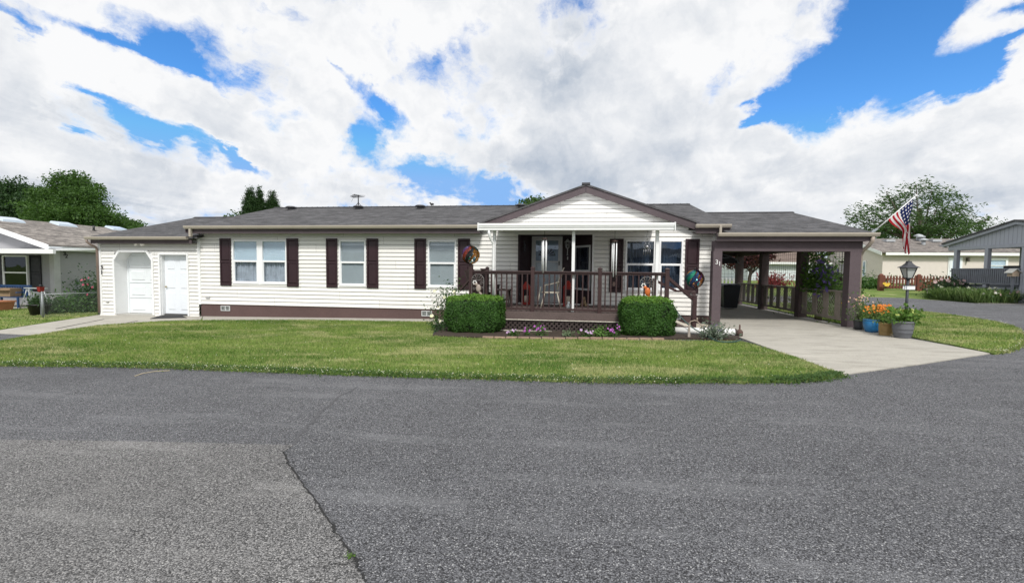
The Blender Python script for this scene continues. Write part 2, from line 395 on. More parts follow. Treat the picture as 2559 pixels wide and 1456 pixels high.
while x < RXR: rc.prismx([(YR-.14, ZR-.02), (YR, ZR+.028), (YR+.14, ZR-.02)], x, min(x+.235, RXR)); rc.prismx([(YR-.15, ZR-.028), (YR, ZR+.036), (YR+.15, ZR-.028)], x, x+.03); x += .24
rc.build('ridge_cap', M('ridge_shingle', (.06, .06, .065), .9, grain=.3), home)
for xg in (XL, XR): MB().prismx([(W+.05, 2.66), (21.6, 2.66), (YR, ZR-.14)], xg-.02, xg+.02).build('gable_end_wall', SIDING, home)
for xr_ in (RXL, RXR):
    MB().hexa([(xr_-.02, YE+.02, ZE-.22), (xr_+.02, YE+.02, ZE-.22), (xr_+.02, YR, ZR-.22), (xr_-.02, YR, ZR-.22)], [(xr_-.02, YE+.02, ZE-.092), (xr_+.02, YE+.02, ZE-.092), (xr_+.02, YR, ZR-.092), (xr_-.02, YR, ZR-.092)]).build('rake_board', BROWN, home)
# eave: fascia, soffit, gutters (interrupted by the cross gable)
def gutter(x0, x1, y, z, parent, h=.095, d=.11, mat=GUT):
    prof = [(y+d, z), (y+.03, z), (y+.012, z+h*.35), (y, z+h*.62), (y, z+h), (y+.012, z+h), (y+.014, z+h*.65), (y+.035, z+.012), (y+d-.006, z+.012), (y+d-.006, z+h), (y+d, z+h)]
    b = MB(); n = len(prof)
    for k in range(n):
        a, c = prof[k], prof[(k+1) % n]; b.quad((x0, *a), (x1, *a), (x1, *c), (x0, *c))
    for xx in (x0, x1): b.quad((xx, y+d, z), (xx, y+.03, z), (xx, y+.012, z+h*.35), (xx, y, z+h*.62), (xx, y, z+h), (xx, y+d, z+h))
    return b.build('gutter', mat, parent)
for x0, x1 in ((RXL, GX0+.05), (GX1-.12, RXR+.02)):
    MB().box(x0+.03, x1-.03, 13.06, 13.09, 2.61, 2.755).build('fascia', BROWN, home)
    MB().box(x0+.03, x1-.03, 13.09, W+.02, 2.635, 2.65).build('soffit', BROWN, home)
    gutter(x0, x1, 12.94, 2.755, home)
# cross gable over the porch
ZA = 4.065; zg = lambda x: ZA-.35*abs(x-GXM)
for sx, xe in ((-1, GX0-.05), (1, GX1+.05)):
    slab('porch_gable_roof', [(xe, 13.26, zg(xe)), (GXM, 13.26, ZA), (GXM, 17.6, ZA), (xe, 17.6 if sx < 0 else 17.6, zg(xe))], ROOFY, home, .05)
    MB().hexa([(xe, 13.29, zg(xe)-.255), (GXM, 13.29, ZA-.255), (GXM, 13.33, ZA-.255), (xe, 13.33, zg(xe)-.255)], [(xe, 13.29, zg(xe)-.052), (GXM, 13.29, ZA-.052), (GXM, 13.33, ZA-.052), (xe, 13.33, zg(xe)-.052)]).build('rake_board', BROWN, home)
    MB().hexa([(xe, 13.33, zg(xe)-.13), (GXM, 13.33, ZA-.13), (GXM, W+.02, ZA-.13), (xe, W+.02, zg(xe)-.13)], [(xe, 13.33, zg(xe)-.115), (GXM, 13.33, ZA-.115), (GXM, W+.02, ZA-.115), (xe, W+.02, zg(xe)-.115)]).build('soffit', WHITE, home)
MB().prismx([(13.24, ZA+.03), (13.5, ZA+.03), (13.5, ZA-.02), (13.24, ZA-.02)], GXM-.12, GXM+.12).build('ridge_cap', M('ridge_shingle'), home)
MB().box(GXM-.006, GXM+.006, 13.284, 13.29, 3.825, 3.99).build('fascia_joint', BLACK, home)
siding('gable_siding', GX0, GX1, ZT+.1, 3.94, W, home, (), .1265, lambda z: max(GX0+.2, GXM-(ZA-.08-z)/.35), lambda z: min(GX1-.2, GXM+(ZA-.08-z)/.35))
# roof vents
RV = M('roof_vent_grey', (.10, .10, .105), .5, metal=.3)
for px, py in ((730, 521), (898, 518), (1052, 517.5), (1303, 513.5)):
    x, y, z = P(px, py+1, 17.0); z = ZE+(16.95-YE)*(ZR-ZE)/(YR-YE)
    v = MB().lathe([(.13, -.03), (.13, .06)], (x, 16.95, z), 14).build('roof_vent', RV, home)
    MB().lathe([(.21, .065), (.215, .09), (.15, .125), (.02, .135)], (x, 16.95, z), 16).build('vent_cap', RV, v)
# porch roof (flat aluminium cover) with its posts
PX0, PX1, PYF = P(1195, 566, 10.8)[0], P(1688, 566, 10.8)[0], 10.8
MB().hexa([(PX0+.06, PYF+.1, 2.60), (PX1-.06, PYF+.1, 2.60), (PX1-.06, W-.02, 2.72), (PX0+.06, W-.02, 2.72)], [(PX0+.06, PYF+.1, 2.64), (PX1-.06, PYF+.1, 2.64), (PX1-.06, W-.02, 2.76), (PX0+.06, W-.02, 2.76)]).build('porch_roof', WHITE, home)
for k in range(15):
    xx = PX0+.2+k*(PX1-PX0-.4)/14; MB().hexa([(xx-.012, PYF+.1, 2.572), (xx+.012, PYF+.1, 2.572), (xx+.012, W-.05, 2.692), (xx-.012, W-.05, 2.692)], [(xx-.012, PYF+.1, 2.5985), (xx+.012, PYF+.1, 2.5985), (xx+.012, W-.05, 2.7185), (xx-.012, W-.05, 2.7185)]).build('pan_rib', WHITE, home)
pg = MB()
prof = [(PYF+.1, 2.505), (PYF+.03, 2.505), (PYF+.03, 2.56), (PYF+.012, 2.575), (PYF+.012, 2.60), (PYF, 2.612), (PYF, 2.67), (PYF+.1, 2.67)]
pg.prismx(prof, PX0, PX1).box(PX0-.012, PX0+.012, PYF-.012, PYF+.14, 2.49, 2.685).box(PX1-.012, PX1+.012, PYF-.012, PYF+.14, 2.49, 2.685)
pg.build('porch_gutter', WHITE, home, .003)
MB().box(PX0+.1, PX1-.3, 11.05, 11.17, 2.515, 2.56).build('porch_beam', WHITE, home)
for px, zb in ((1235.5, .505), (1432.5, .505), (1641, .505)):
    x = P(px, 680, 11.1)[0]; MB().box(x-.038, x+.038, 11.07, 11.146, zb, 2.515).build('porch_post', WHITE, home, .004)
x = P(1230, 590, 10.95)[0]
MB().tube([(x-.06, 10.87, 2.51), (x-.06, 10.88, 2.42), (x-.03, 10.93, 2.3), (x+.02, 11.0, 2.2), (x+.03, 11.02, 2.12), (x+.03, 11.03, 1.7), (x+.03, 11.03, .9)], .036, 8).build('downspout', WHITE, home)
# entry recess -------------------------------------------------------------
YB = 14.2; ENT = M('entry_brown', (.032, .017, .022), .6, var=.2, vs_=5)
ax0, ax1 = P(1326, 680, YB)[0], P(1436, 680, YB)[0]
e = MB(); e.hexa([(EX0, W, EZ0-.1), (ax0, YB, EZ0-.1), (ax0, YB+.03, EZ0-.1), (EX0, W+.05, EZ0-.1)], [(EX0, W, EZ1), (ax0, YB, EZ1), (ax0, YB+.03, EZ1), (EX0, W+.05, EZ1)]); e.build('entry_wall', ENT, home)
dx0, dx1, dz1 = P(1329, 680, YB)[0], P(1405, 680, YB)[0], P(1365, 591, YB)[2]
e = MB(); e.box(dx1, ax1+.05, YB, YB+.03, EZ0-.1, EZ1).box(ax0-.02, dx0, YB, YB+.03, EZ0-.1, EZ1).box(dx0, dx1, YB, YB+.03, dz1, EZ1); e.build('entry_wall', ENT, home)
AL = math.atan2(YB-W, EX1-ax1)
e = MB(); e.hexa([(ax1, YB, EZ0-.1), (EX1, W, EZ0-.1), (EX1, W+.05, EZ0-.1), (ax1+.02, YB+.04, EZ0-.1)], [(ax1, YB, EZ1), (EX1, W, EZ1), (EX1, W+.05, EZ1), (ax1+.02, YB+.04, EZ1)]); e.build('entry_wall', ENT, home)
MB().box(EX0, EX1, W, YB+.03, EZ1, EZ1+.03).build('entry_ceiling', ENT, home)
MB().plate([(EX0, W-.01), (EX1, W-.01), (ax1, YB), (ax0, YB)], .44, .502).build('entry_floor', DECKWOOD, home)
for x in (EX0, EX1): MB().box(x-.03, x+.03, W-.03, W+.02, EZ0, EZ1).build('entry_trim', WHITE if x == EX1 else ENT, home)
MB().box(EX0, EX1, W-.035, W-.012, .5, .532).build('threshold', WHITE, home)
# storm door in front of the main door
DF = M('aged_white_door', (.62, .63, .64), .5, var=.06); dz0 = .505
sd = MB(); sd.box(dx0, dx0+.055, YB-.05, YB, dz0, dz1).box(dx1-.055, dx1, YB-.05, YB, dz0, dz1).box(dx0+.055, dx1-.055, YB-.05, YB, dz1-.05, dz1).box(dx0+.055, dx1-.055, YB-.05, YB, dz0, dz0+.03); df = sd.build('storm_door', DF, home, .004)
l = MB(); a, b_ = dx0+.06, dx1-.06; zc = dz0+.62*(dz1-dz0)
l.box(a, a+.07, YB-.06, YB-.03, dz0+.035, dz1-.055).box(b_-.07, b_, YB-.06, YB-.03, dz0+.035, dz1-.055).box(a+.07, b_-.07, YB-.06, YB-.03, dz1-.13, dz1-.055).box(a+.07, b_-.07, YB-.06, YB-.03, dz0+.035, dz0+.2).box(a+.07, b_-.07, YB-.06, YB-.03, zc-.02, zc+.02)
l.build('door_leaf', DF, df, .004)
MB().box(a+.07, b_-.07, YB-.047, YB-.043, zc+.02, dz1-.13).build('pane', GLASSD, df)
MB().box(a+.07, b_-.07, YB-.047, YB-.043, dz0+.2, zc-.02).build('pane', GLASS, df)
MB().box(b_-.05, b_-.02, YB-.10, YB-.06, zc-.12, zc+.02).build('handle', BLACK, df)
md = MB().box(a, b_, YB+.01, YB+.05, dz0, dz1-.05)
for xa, xb in ((a+.12, (a+b_)/2-.03), ((a+b_)/2+.03, b_-.12)):
    for za, zb in ((dz0+.2, dz0+.75), (dz0+.85, dz0+1.3)): md.box(xa, xb, YB-.002, YB+.01, za, zb)
mdo = md.build('front_door', M('front_door_white', (.58, .62, .66), .5), home, .004)
fan = MB(); cx = (a+b_)/2
for k in range(8):
    t0, t1 = math.pi*k/8+.04, math.pi*(k+1)/8-.04
    fan.quad(*[(cx+r*math.cos(t), YB-.001, dz1-.62+r*math.sin(t)) for r, t in ((.08, t0), (.27, t0), (.27, t1), (.08, t1))])
fan.build('fan_light', M('dark_pane', (.02, .025, .03), .1), mdo)
# angled screen door on the right hand side of the recess
u = Vector((EX1-ax1, W-YB, 0)).normalized(); nrm = Vector((-u.y, u.x, 0)); nrm = -nrm if nrm.y > 0 else nrm
A0 = Vector((ax1, YB, 0)); L = (Vector((EX1, W, 0))-A0).length
def ab(b, s0, s1, d0, d1, z0, z1):
    q = [A0+u*s0+nrm*d0, A0+u*s1+nrm*d0, A0+u*s1+nrm*d1, A0+u*s0+nrm*d1]; return b.hexa([(p.x, p.y, z0) for p in q], [(p.x, p.y, z1) for p in q])
b = MB(); s0, s1 = .03, L-.10
for z0, z1 in ((2.24, 2.30), (1.50, 1.55), (.93, .99)): ab(b, s0, s1, .005, .04, z0, z1)
for sa in (s0, s1-.06): ab(b, sa, sa+.06, .004, .038, .93, 2.3)
sf = b.build('side_light', DF, home)
b = MB(); ab(b, s0+.05, s1-.05, .010, .013, .98, 2.25); b.build('pane', GLASSD, sf)
# wall lantern and bell
LANT = M('aged_white_lantern', (.5, .5, .5), .5)
x, _, z = P(1419, 612, YB-.1); y = YB-.12
wl = MB().lathe([(.02, -.12), (.05, -.09), (.055, -.085)], (x, y, z), 8).lathe([(.095, .085), (.10, .095), (.05, .14), (.035, .17), (.01, .19)], (x, y, z), 8).box(x-.012, x+.012, y, YB, z-.19, z-.13).bar((x, y+.02, z-.12), (x, YB, z-.16), .02)
for k in range(6):
    t = k*math.pi/3; wl.bar((x+.052*math.cos(t), y+.052*math.sin(t), z-.088), (x+.085*math.cos(t), y+.085*math.sin(t), z+.088), .012)
wlo = wl.lathe([(.025, -.33), (.012, -.2), (.02, -.12)], (x, y, z), 6).build('wall_lantern', LANT, home)
MB().lathe([(.05, -.085), (.08, .085)], (x, y, z), 8).build('lantern_glass', glassmat('lantern_glass', (.8, .8, .75)), wlo)
x, _, z = P(1419, 645, YB); MB().box(x-.015, x+.015, YB-.02, YB, z-.05, z+.05).build('door_bell', LANT, home)
x, _, z = P(1309, 618, 13.8); wr = MB()
for k in range(26): wr.ball((x+random.uniform(-.07, .07), 13.78+random.uniform(-.05, .02), z+random.uniform(-.2, .2)), .03, n=6, mlat=4)
tag(wr.build('dried_wreath', M('dried_flowers', (.10, .10, .12), .9, var=.5, vs_=30)), 'dark dried-flower swag hanging on the brown wall left of the front door', 'wreath')

# attached garage -----------------------------------------------------------
GA0 = fx(252.5); GA1 = XL-.035; YG = W
gx = lambda px: P(px, 700, YG)[0]
gdz = -.16
op = [(gx(290), gx(382)), (gx(403), gx(470))]
ghol = [(op[0][0], op[0][1], gdz-.1, 2.0), (op[1][0], op[1][1], gdz-.1, 1.92)]
siding('garage_siding', GA0, GA1, gdz-.06, 2.42, YG, home, ghol, .1265)
MB().box(GA0-.05, GA0+.06, YG-.04, YG+.05, gdz-.1, 2.4).build('corner_trim', WHITE, home, .004)
MB().box(GA0, GA0+.02, YG+.05, 21.6, gdz-.1, 2.45).build('side_wall', SIDING, home)
MB().prismx([(YG+.05, 2.45), (21.6, 2.45), (17.5, 3.5)], GA0, GA0+.03).build('gable_end_wall', SIDING, home)
GE, GR = 2.52, 3.66
slab('garage_roof', [(GA0-.06, 13.16, GE), (RXL+.3, 13.16, GE), (RXL+.3, 17.5, GR), (GA0-.06, 17.5, GR)], ROOF, home, .07)
slab('garage_roof', [(GA0-.06, 17.5, GR-.001), (RXL+.3, 17.5, GR-.001), (RXL+.3, 21.9, GE), (GA0-.06, 21.9, GE)], ROOF, home, .07)
MB().prismx([(17.36, GR-.02), (17.5, GR+.035), (17.64, GR-.02)], GA0-.06, RXL+.2).build('ridge_cap', M('ridge_shingle'), home)
MB().hexa([(-13.6, 16.2, GE+.263*3.04+.01), (-13.3, 16.2, GE+.263*3.04+.01), (-12.7, 17.3, GE+.263*4.14+.01), (-12.85, 17.3, GE+.263*4.14+.01)], [(-13.6, 16.2, GE+.263*3.04+.03), (-13.3, 16.2, GE+.263*3.04+.03), (-12.7, 17.3, GE+.263*4.14+.03), (-12.85, 17.3, GE+.263*4.14+.03)]).build('roof_flashing', M('bright_flashing', (.7, .72, .75), .35, metal=.4), home)
gutter(GA0-.16, gx(492), 13.06, 2.41, home, .1, .1)
MB().box(GA0-.06, GA1, 13.2, 13.23, 2.28, 2.41).build('fascia', BROWN, home); MB().box(GA0-.06, GA1, 13.23, YG+.02, 2.30, 2.315).build('soffit', BROWN, home)
x = GA0-.10
MB().tube([(x-.02, 13.12, 2.4), (x-.02, 13.13, 2.33), (x+.02, 13.2, 2.25), (x+.06, 13.33, 2.17), (x+.06, 13.38, 2.08), (x+.06, 13.38, -.12)], .035, 8).build('downspout', M('brown_downspout', (.25, .19, .16), .5), home)
x = P(476, 585, 13.0)[0]; MB().box(x-.035, x+.035, 12.97, 13.05, 2.5, 2.76).build('downspout', GUT, home)
# garage door in a chamfered, deep opening
ox0, ox1 = op[0]; ch = .20; zt = 2.0; YD = YG+.42
GDW = M('garage_door_white', (.74, .78, .80), .45, var=.03, dirt=.05)
poly = [(ox0, gdz), (ox1, gdz), (ox1, zt-ch*1.4), (ox1-ch, zt), (ox0+ch, zt), (ox0, zt-ch*1.4)]
rv = MB()
for k in range(len(poly)):
    a, c = poly[k], poly[(k+1) % len(poly)]
    if k == 0: continue
    rv.quad((a[0], YG+.0105, a[1]), (c[0], YG+.0105, c[1]), (c[0], YD, c[1]), (a[0], YD, a[1]))
rv.build('door_reveal', WHITE, home)
tr = MB(); w_ = .07
out = [(ox0-w_, gdz), (ox1+w_, gdz), (ox1+w_, zt-ch*1.4+.03), (ox1-ch+.03, zt+w_), (ox0+ch-.03, zt+w_), (ox0-w_, zt-ch*1.4+.03)]
for k in range(1, 6):
    a, c, d, e_ = poly[k], poly[(k+1) % 6], out[(k+1) % 6], out[k]
    tr.hexa([(q[0], YG-.045, q[1]) for q in (a, c, d, e_)], [(q[0], YG+.01, q[1]) for q in (a, c, d, e_)])
tr.build('door_trim', WHITE, home)
for sgn, xx in ((1, ox0), (-1, ox1)):        # close the siding behind the chamfers
    MB().hexa([(xx, YG+.012, zt-ch*1.4), (xx+sgn*ch, YG+.012, zt), (xx, YG+.012, zt)], [(xx, YG+.03, zt-ch*1.4), (xx+sgn*ch, YG+.03, zt), (xx, YG+.03, zt)]).build('chamfer_fill', WHITE, home)
gd = MB(); nrow = 4; hh = (zt-gdz)/nrow; xa, xb = ox0+.06, ox1+.12
for r_ in range(nrow):
    z0 = gdz+r_*hh+.006; z1 = gdz+(r_+1)*hh-.006
    gd.box(xa, xb, YD, YD+.04, z0, z1)
    wv = (xb-xa)/2
    for c_ in range(2):
        p0, p1 = xa+c_*wv+.10, xa+(c_+1)*wv-.10; q0, q1 = z0+.09, z1-.09
        gd.hexa([(p0, YD, q0), (p1, YD, q0), (p1, YD, q1), (p0, YD, q1)], [(p0+.03, YD-.02, q0+.03), (p1-.03, YD-.02, q0+.03), (p1-.03, YD-.02, q1-.03), (p0+.03, YD-.02, q1-.03)])
gd.box(ox0, xa, YD-.02, YD+.04, gdz, zt)
gd.build('garage_door', GDW, home, .003)
MB().box(ox0, ox1, YG-.02, YD+.05, gdz-.1, gdz-.005).build('door_sill', M('sill_concrete', (.4, .39, .36), .9, grain=.3), home)
# side door
sx0, sx1 = op[1]; sz = 1.92; YS = YG+.14
t = MB(); t.box(sx0-.06, sx0, YG-.045, YG+.02, gdz, sz+.06).box(sx1, sx1+.06, YG-.045, YG+.02, gdz, sz+.06).box(sx0, sx1, YG-.045, YG+.02, sz, sz+.06)
t.box(sx0, sx0+.012, YG+.02, YS, gdz, sz).box(sx1-.012, sx1, YG+.02, YS, gdz, sz).box(sx0+.012, sx1-.012, YG+.02, YS, sz-.012, sz); t.build('door_frame', WHITE, home)
d = MB().box(sx0+.012, sx1-.012, YS, YS+.04, gdz+.05, sz-.012); wv = (sx1-sx0)/2
for c_ in range(2):
    for za, zb in ((.12, .72), (.86, 1.42), (1.52, 1.85)):
        p0, p1 = sx0+c_*wv+.13-(.03 if c_ else 0), sx0+(c_+1)*wv-.10; q0, q1 = gdz+za+.06, gdz+zb+.06
        d.hexa([(p0, YS, q0), (p1, YS, q0), (p1, YS, q1), (p0, YS, q1)], [(p0+.025, YS-.014, q0+.025), (p1-.025, YS-.014, q0+.025), (p1-.025, YS-.014, q1-.025), (p0+.025, YS-.014, q1-.025)])
do = d.build('side_door', M('side_door_white', (.76, .80, .84), .4, var=.02), home, .003)
MB().ball((sx0+.09, YS-.05, gdz+.98), .03).build('handle', M('brass_knob', (.45, .38, .22), .3, metal=1.), do)
MB().box(sx0, sx1, YS-.06, YS+.06, gdz-.02, gdz+.045).build('threshold', M('sill_dark', (.08, .08, .08), .6), home)
# twin flood lamp
x, _, z = P(357, 608, YG-.05); fl = MB().box(x-.05, x+.05, YG-.05, YG-.015, z-.03, z+.05)
fl.bar((x-.04, YG-.05, z), (x-.11, YG-.13, z+.0), .03).bar((x+.04, YG-.05, z), (x+.11, YG-.13, z-.01), .03)
for s_ in (-1, 1): fl.tube([(x+s_*.09, YG-.1, z), (x+s_*.12, YG-.15, z-.015), (x+s_*.145, YG-.21, z-.03)], [.03, .045, .065], 10)
fl.build('flood_light', M('cream_lamp', (.75, .72, .66), .4), home)
x, _, z = P(271, 753, YG); MB().box(x-.05, x+.05, YG-.05, YG, z-.025, z+.02).build('hose_bib', M('grey_plastic'), home)
NUMB = M('black_numeral', (.02, .018, .018), .5)
for ch_, py in (('3', 668), ('1', 681)):
    x, _, z = P(254.5, py, YG-.045); text_mesh('house_number', ch_, .20, NUMB, home, (x, YG-.047, z), (R(90), 0, 0))

# cloth half-round awning over the side door, seen from its end under the carport
AX0 = XR+.02; aw = MB(); yy0, yy1 = 17.2, 18.5; AWN = M('dark_awning_cloth', (.018, .02, .026), .7)
x0a = P(1808, 640, 17.2)[0]; x1a = P(1846, 640, 17.2)[0]; za1 = P(1820, 626, 17.2)[2]; za0 = P(1820, 657, 17.2)[2]
arc = [(AX0+(x1a-AX0)*math.sin(math.pi/2*k/8), za0+(za1-za0)*math.cos(math.pi/2*k/8)) for k in range(9)]
for (xa, z_a), (xb, z_b) in zip(arc, arc[1:]): aw.quad((xa, yy0, z_a), (xb, yy0, z_b), (xb, yy1, z_b), (xa, yy1, z_a))
for yy in (yy0, yy1): aw.quad(*([(xa, yy, z_a) for xa, z_a in arc]+[(AX0, yy, za0)]))
awo = aw.build('door_awning', AWN, home)
fr = MB().tube([(xa, yy0-.02, z_a) for xa, z_a in arc], .025, 6); fr.bar((AX0, yy0-.02, za0+.05), (arc[5][0], yy0-.02, arc[5][1]-.05), .05)
fr.build('awning_frame', M('grey_awning_frame', (.10, .11, .13), .5), awo)
# ================================================================ SKY AND LIGHT
SUN_EL, SUN_AZ = R(49), (0.22, -1.0)                # the sun stands high behind the camera, a little to the right
sv = Vector((SUN_AZ[0], SUN_AZ[1], 0)).normalized()*math.cos(SUN_EL); sv.z = math.sin(SUN_EL)
sl = bpy.data.lights.new('sun', 'SUN'); sl.energy = 3.4; sl.angle = R(11); sl.color = (1, .965, .915)
so = bpy.data.objects.new('sun', sl); COL.objects.link(so); so.rotation_euler = (-sv).to_track_quat('-Z', 'Y').to_euler()
world = bpy.data.worlds.new('World'); scene.world = world; world.use_nodes = True; wt = world.node_tree; wt.nodes.clear(); t = NT(wt)
sky = t.node('ShaderNodeTexSky', sky_type='NISHITA'); sky.sun_disc = False; sky.sun_elevation = SUN_EL; sky.sun_rotation = math.atan2(sv.x, sv.y); sky.altitude = 300; sky.air_density = 1.0; sky.dust_density = .35; sky.ozone_density = 3.0
d = t.vmath('NORMALIZE', X(t, t.node('ShaderNodeTexCoord').outputs['Generated'])); dx, dy, dz = t.sep(d)
hs = t.node('ShaderNodeHueSaturation'); hs.inputs['Saturation'].default_value = 1.28; hs.inputs['Value'].default_value = 1.0; wt.links.new(sky.outputs[0], hs.inputs['Color'])
blue = t.vmath('MINIMUM', t.vmath('MULTIPLY', X(t, hs.outputs[0]), (.165, .182, .200)), (.26, .50, .92))
q = t.math('ADD', t.math('MAXIMUM', dz, 0.), .16)
pl = t.comb(dx/q, dy/q*.62, 0.)
warp = t.noise(pl, 1.1, 3., .55, color=True); pl2 = t.vmath('ADD', pl, t.vmath('MULTIPLY', warp, (.55, .55, 0.)))
f1 = t.noise(pl2, 2.0, 10., .60); w1 = t.noise(d, 4.5, 8., .62, color=True); w2 = t.noise(pl2, 3.2, 8., .6, color=True)
d3 = t.vmath('ADD', d, t.vmath('MULTIPLY', t.vmath('SUBTRACT', w1, (.5, .5, .5)), (.16, .16, .12)))
f2 = t.noise(d3, 6.5, 11., .62)
dw = t.vmath('ADD', d, t.vmath('MULTIPLY', t.vmath('SUBTRACT', w1, (.5, .5, .5)), (.17, .17, .13)))
dw = t.vmath('ADD', dw, t.vmath('MULTIPLY', t.vmath('SUBTRACT', w2, (.5, .5, .5)), (.13, .13, .09)))
def fvor(v, sc, det=2.0):
    n = t.node('ShaderNodeTexVoronoi', feature='F1', normalize=True); t.put(n.inputs['Vector'], v); n.inputs['Scale'].default_value = sc; n.inputs['Detail'].default_value = det; n.inputs['Roughness'].default_value = .52
    return X(t, n.outputs['Distance'])
dpuff = t.vmath('ADD', d, t.vmath('MULTIPLY', t.vmath('SUBTRACT', w1, (.5, .5, .5)), (.07, .07, .06)))
puff = fvor(dpuff, 8.)
fb = f1*.36+f2*.64-.5+(.33-puff)*.34
def blob(px, py, rx, ry, rot, src, pw=1.0):
    c = ray(px, py); L = np.linalg.norm(c); c = c/L; cr, sr = math.cos(R(rot)), math.sin(R(rot))
    def tan(ox, oy):
        e = ray(px+ox, py+oy); e = e/np.linalg.norm(e)-c; e -= c*np.dot(e, c); return tuple(e/np.dot(e, e))
    u = t.dot(src, tan(rx*cr, rx*sr)); v = t.dot(src, tan(-ry*sr, ry*cr))
    r2 = u*u+v*v; w = t.dot(src, tuple(c))
    return t.math('MULTIPLY', t.math('POWER', 2.718, r2*-.8), t.math('GREATER_THAN', w, 0.))
def total(lst, src):
    s = None
    for a in lst:
        b = blob(*a[:5], src)*a[5]; s = b if s is None else s+b
    return s
HOLES = total([(60, 62, 130, 20, 13, .72), (300, 104, 200, 22, 10, .85), (450, 140, 70, 20, 35, .68), (590, 180, 95, 34, 22, .58), (560, 235, 40, 18, 40, .45), (300, 268, 75, 25, 22, .68),
    (235, 235, 50, 16, 20, .5), (415, 350, 125, 29, 17, .9), (575, 402, 70, 13, 25, .7), (190, 330, 36, 16, 15, .55), (910, 350, 40, 46, 20, .78), (950, 262, 85, 24, 35, .72), (830, 192, 45, 14, 35, .6), (740, 60, 80, 18, 30, .3),
    (1205, 470, 135, 42, 12, 1.05), (1060, 425, 60, 30, 10, .6), (1270, 480, 60, 28, 0, .65), (2240, 50, 85, 90, 20, 1.15), (2170, 165, 150, 60, -22, 1.2), (2040, 238, 130, 42, -14, 1.15), (1915, 288, 60, 20, -16, 1.05), (2340, 200, 150, 50, -18, 1.05), (2460, 185, 90, 36, -25, .85), (2530, 100, 60, 22, -25, .65), (2520, 15, 70, 18, -20, .55), (2230, -60, 110, 90, 0, .8), (160, -30, 160, 40, 20, .4), (2420, 540, 160, 14, 2, .35), (490, 556, 220, 12, -2, .25)], dw)
SOLID = total([(2400, 100, 130, 60, -24, .8), (1650, 140, 330, 120, -20, .5), (2300, 400, 330, 110, 0, .6), (900, 120, 400, 60, 25, .2), (280, 190, 200, 60, 15, .6), (480, 260, 90, 60, 40, .5), (750, 420, 140, 60, 0, .35), (440, 430, 150, 40, 12, .5), (100, 400, 160, 90, 0, .6), (1450, 400, 250, 100, 0, .7), (1000, 440, 160, 40, 8, .4)], d)
den = fb*3.6+.40-HOLES*1.05+SOLID*.45
cover = t.ramp(den, -.22, .34)
thick = t.ramp(den, .0, .8)
# shading: lit tops and edges, grey bellies
dl = t.vmath('ADD', d3, (.006, -.012, .030)); g1 = t.noise(d3, 6.5, 6., .55); g2_ = t.noise(dl, 6.5, 6., .55)
pu = t.vmath('ADD', pl2, (.02, -.07, 0.)); g3 = t.noise(pl2, 2.0, 6., .55); g4 = t.noise(pu, 2.0, 6., .55)
emb = (g1-g2_)*2.6+(g3-g4)*1.2+(puff-.30)*1.0
GREY = total([(1440, 330, 210, 190, -35, .75), (1560, 455, 300, 70, 5, 1.0), (1280, 400, 100, 120, 0, .3), (1700, 300, 140, 90, -40, .4), (140, 290, 170, 60, 15, 1.05), (330, 330, 90, 40, 40, .9), (540, 330, 110, 50, 40, .5), (330, 430, 110, 60, 30, .55), (200, 490, 260, 45, 5, 1.05), (450, 545, 260, 22, 0, 1.1), (900, 470, 200, 40, 5, .3), (2420, 525, 230, 26, -2, 1.0), (2300, 340, 200, 40, -20, .45), (2200, 440, 160, 40, 0, .4), (1240, 180, 90, 60, 30, .45), (1400, 120, 200, 70, -30, .4), (750, 300, 200, 50, 20, .3)], dw)
n4 = t.noise(d3, 3.6, 8., .6)
shade = t.math('ADD', GREY*.44*(n4*1.5+.25), t.lin(n4, .44, .74, 0., .30)*thick)
shade = t.math('ADD', shade*t.ramp(den, -.05, .5), emb*.60, clamp=True)
cl = t.mix(shade, (1.0, 1.0, 1.0), (.45, .52, .62))
cl = t.vmath('MULTIPLY', cl, (.96, .965, .975))
low = t.ramp(dz, .14, .0); cl = t.mix(low*.3, cl, (.58, .68, .84))
col = t.mix(cover, blue, cl)
below = t.ramp(dz, -.002, -.05); col = t.mix(below, col, (.12, .13, .10))
bg = t.node('ShaderNodeBackground'); t.put(bg.inputs[0], col); bg.inputs[1].default_value = 1.0
wo = t.node('ShaderNodeOutputWorld'); wt.links.new(bg.outputs[0], wo.inputs[0])
world.cycles.sampling_method = 'MANUAL'; world.cycles.sample_map_resolution = 512

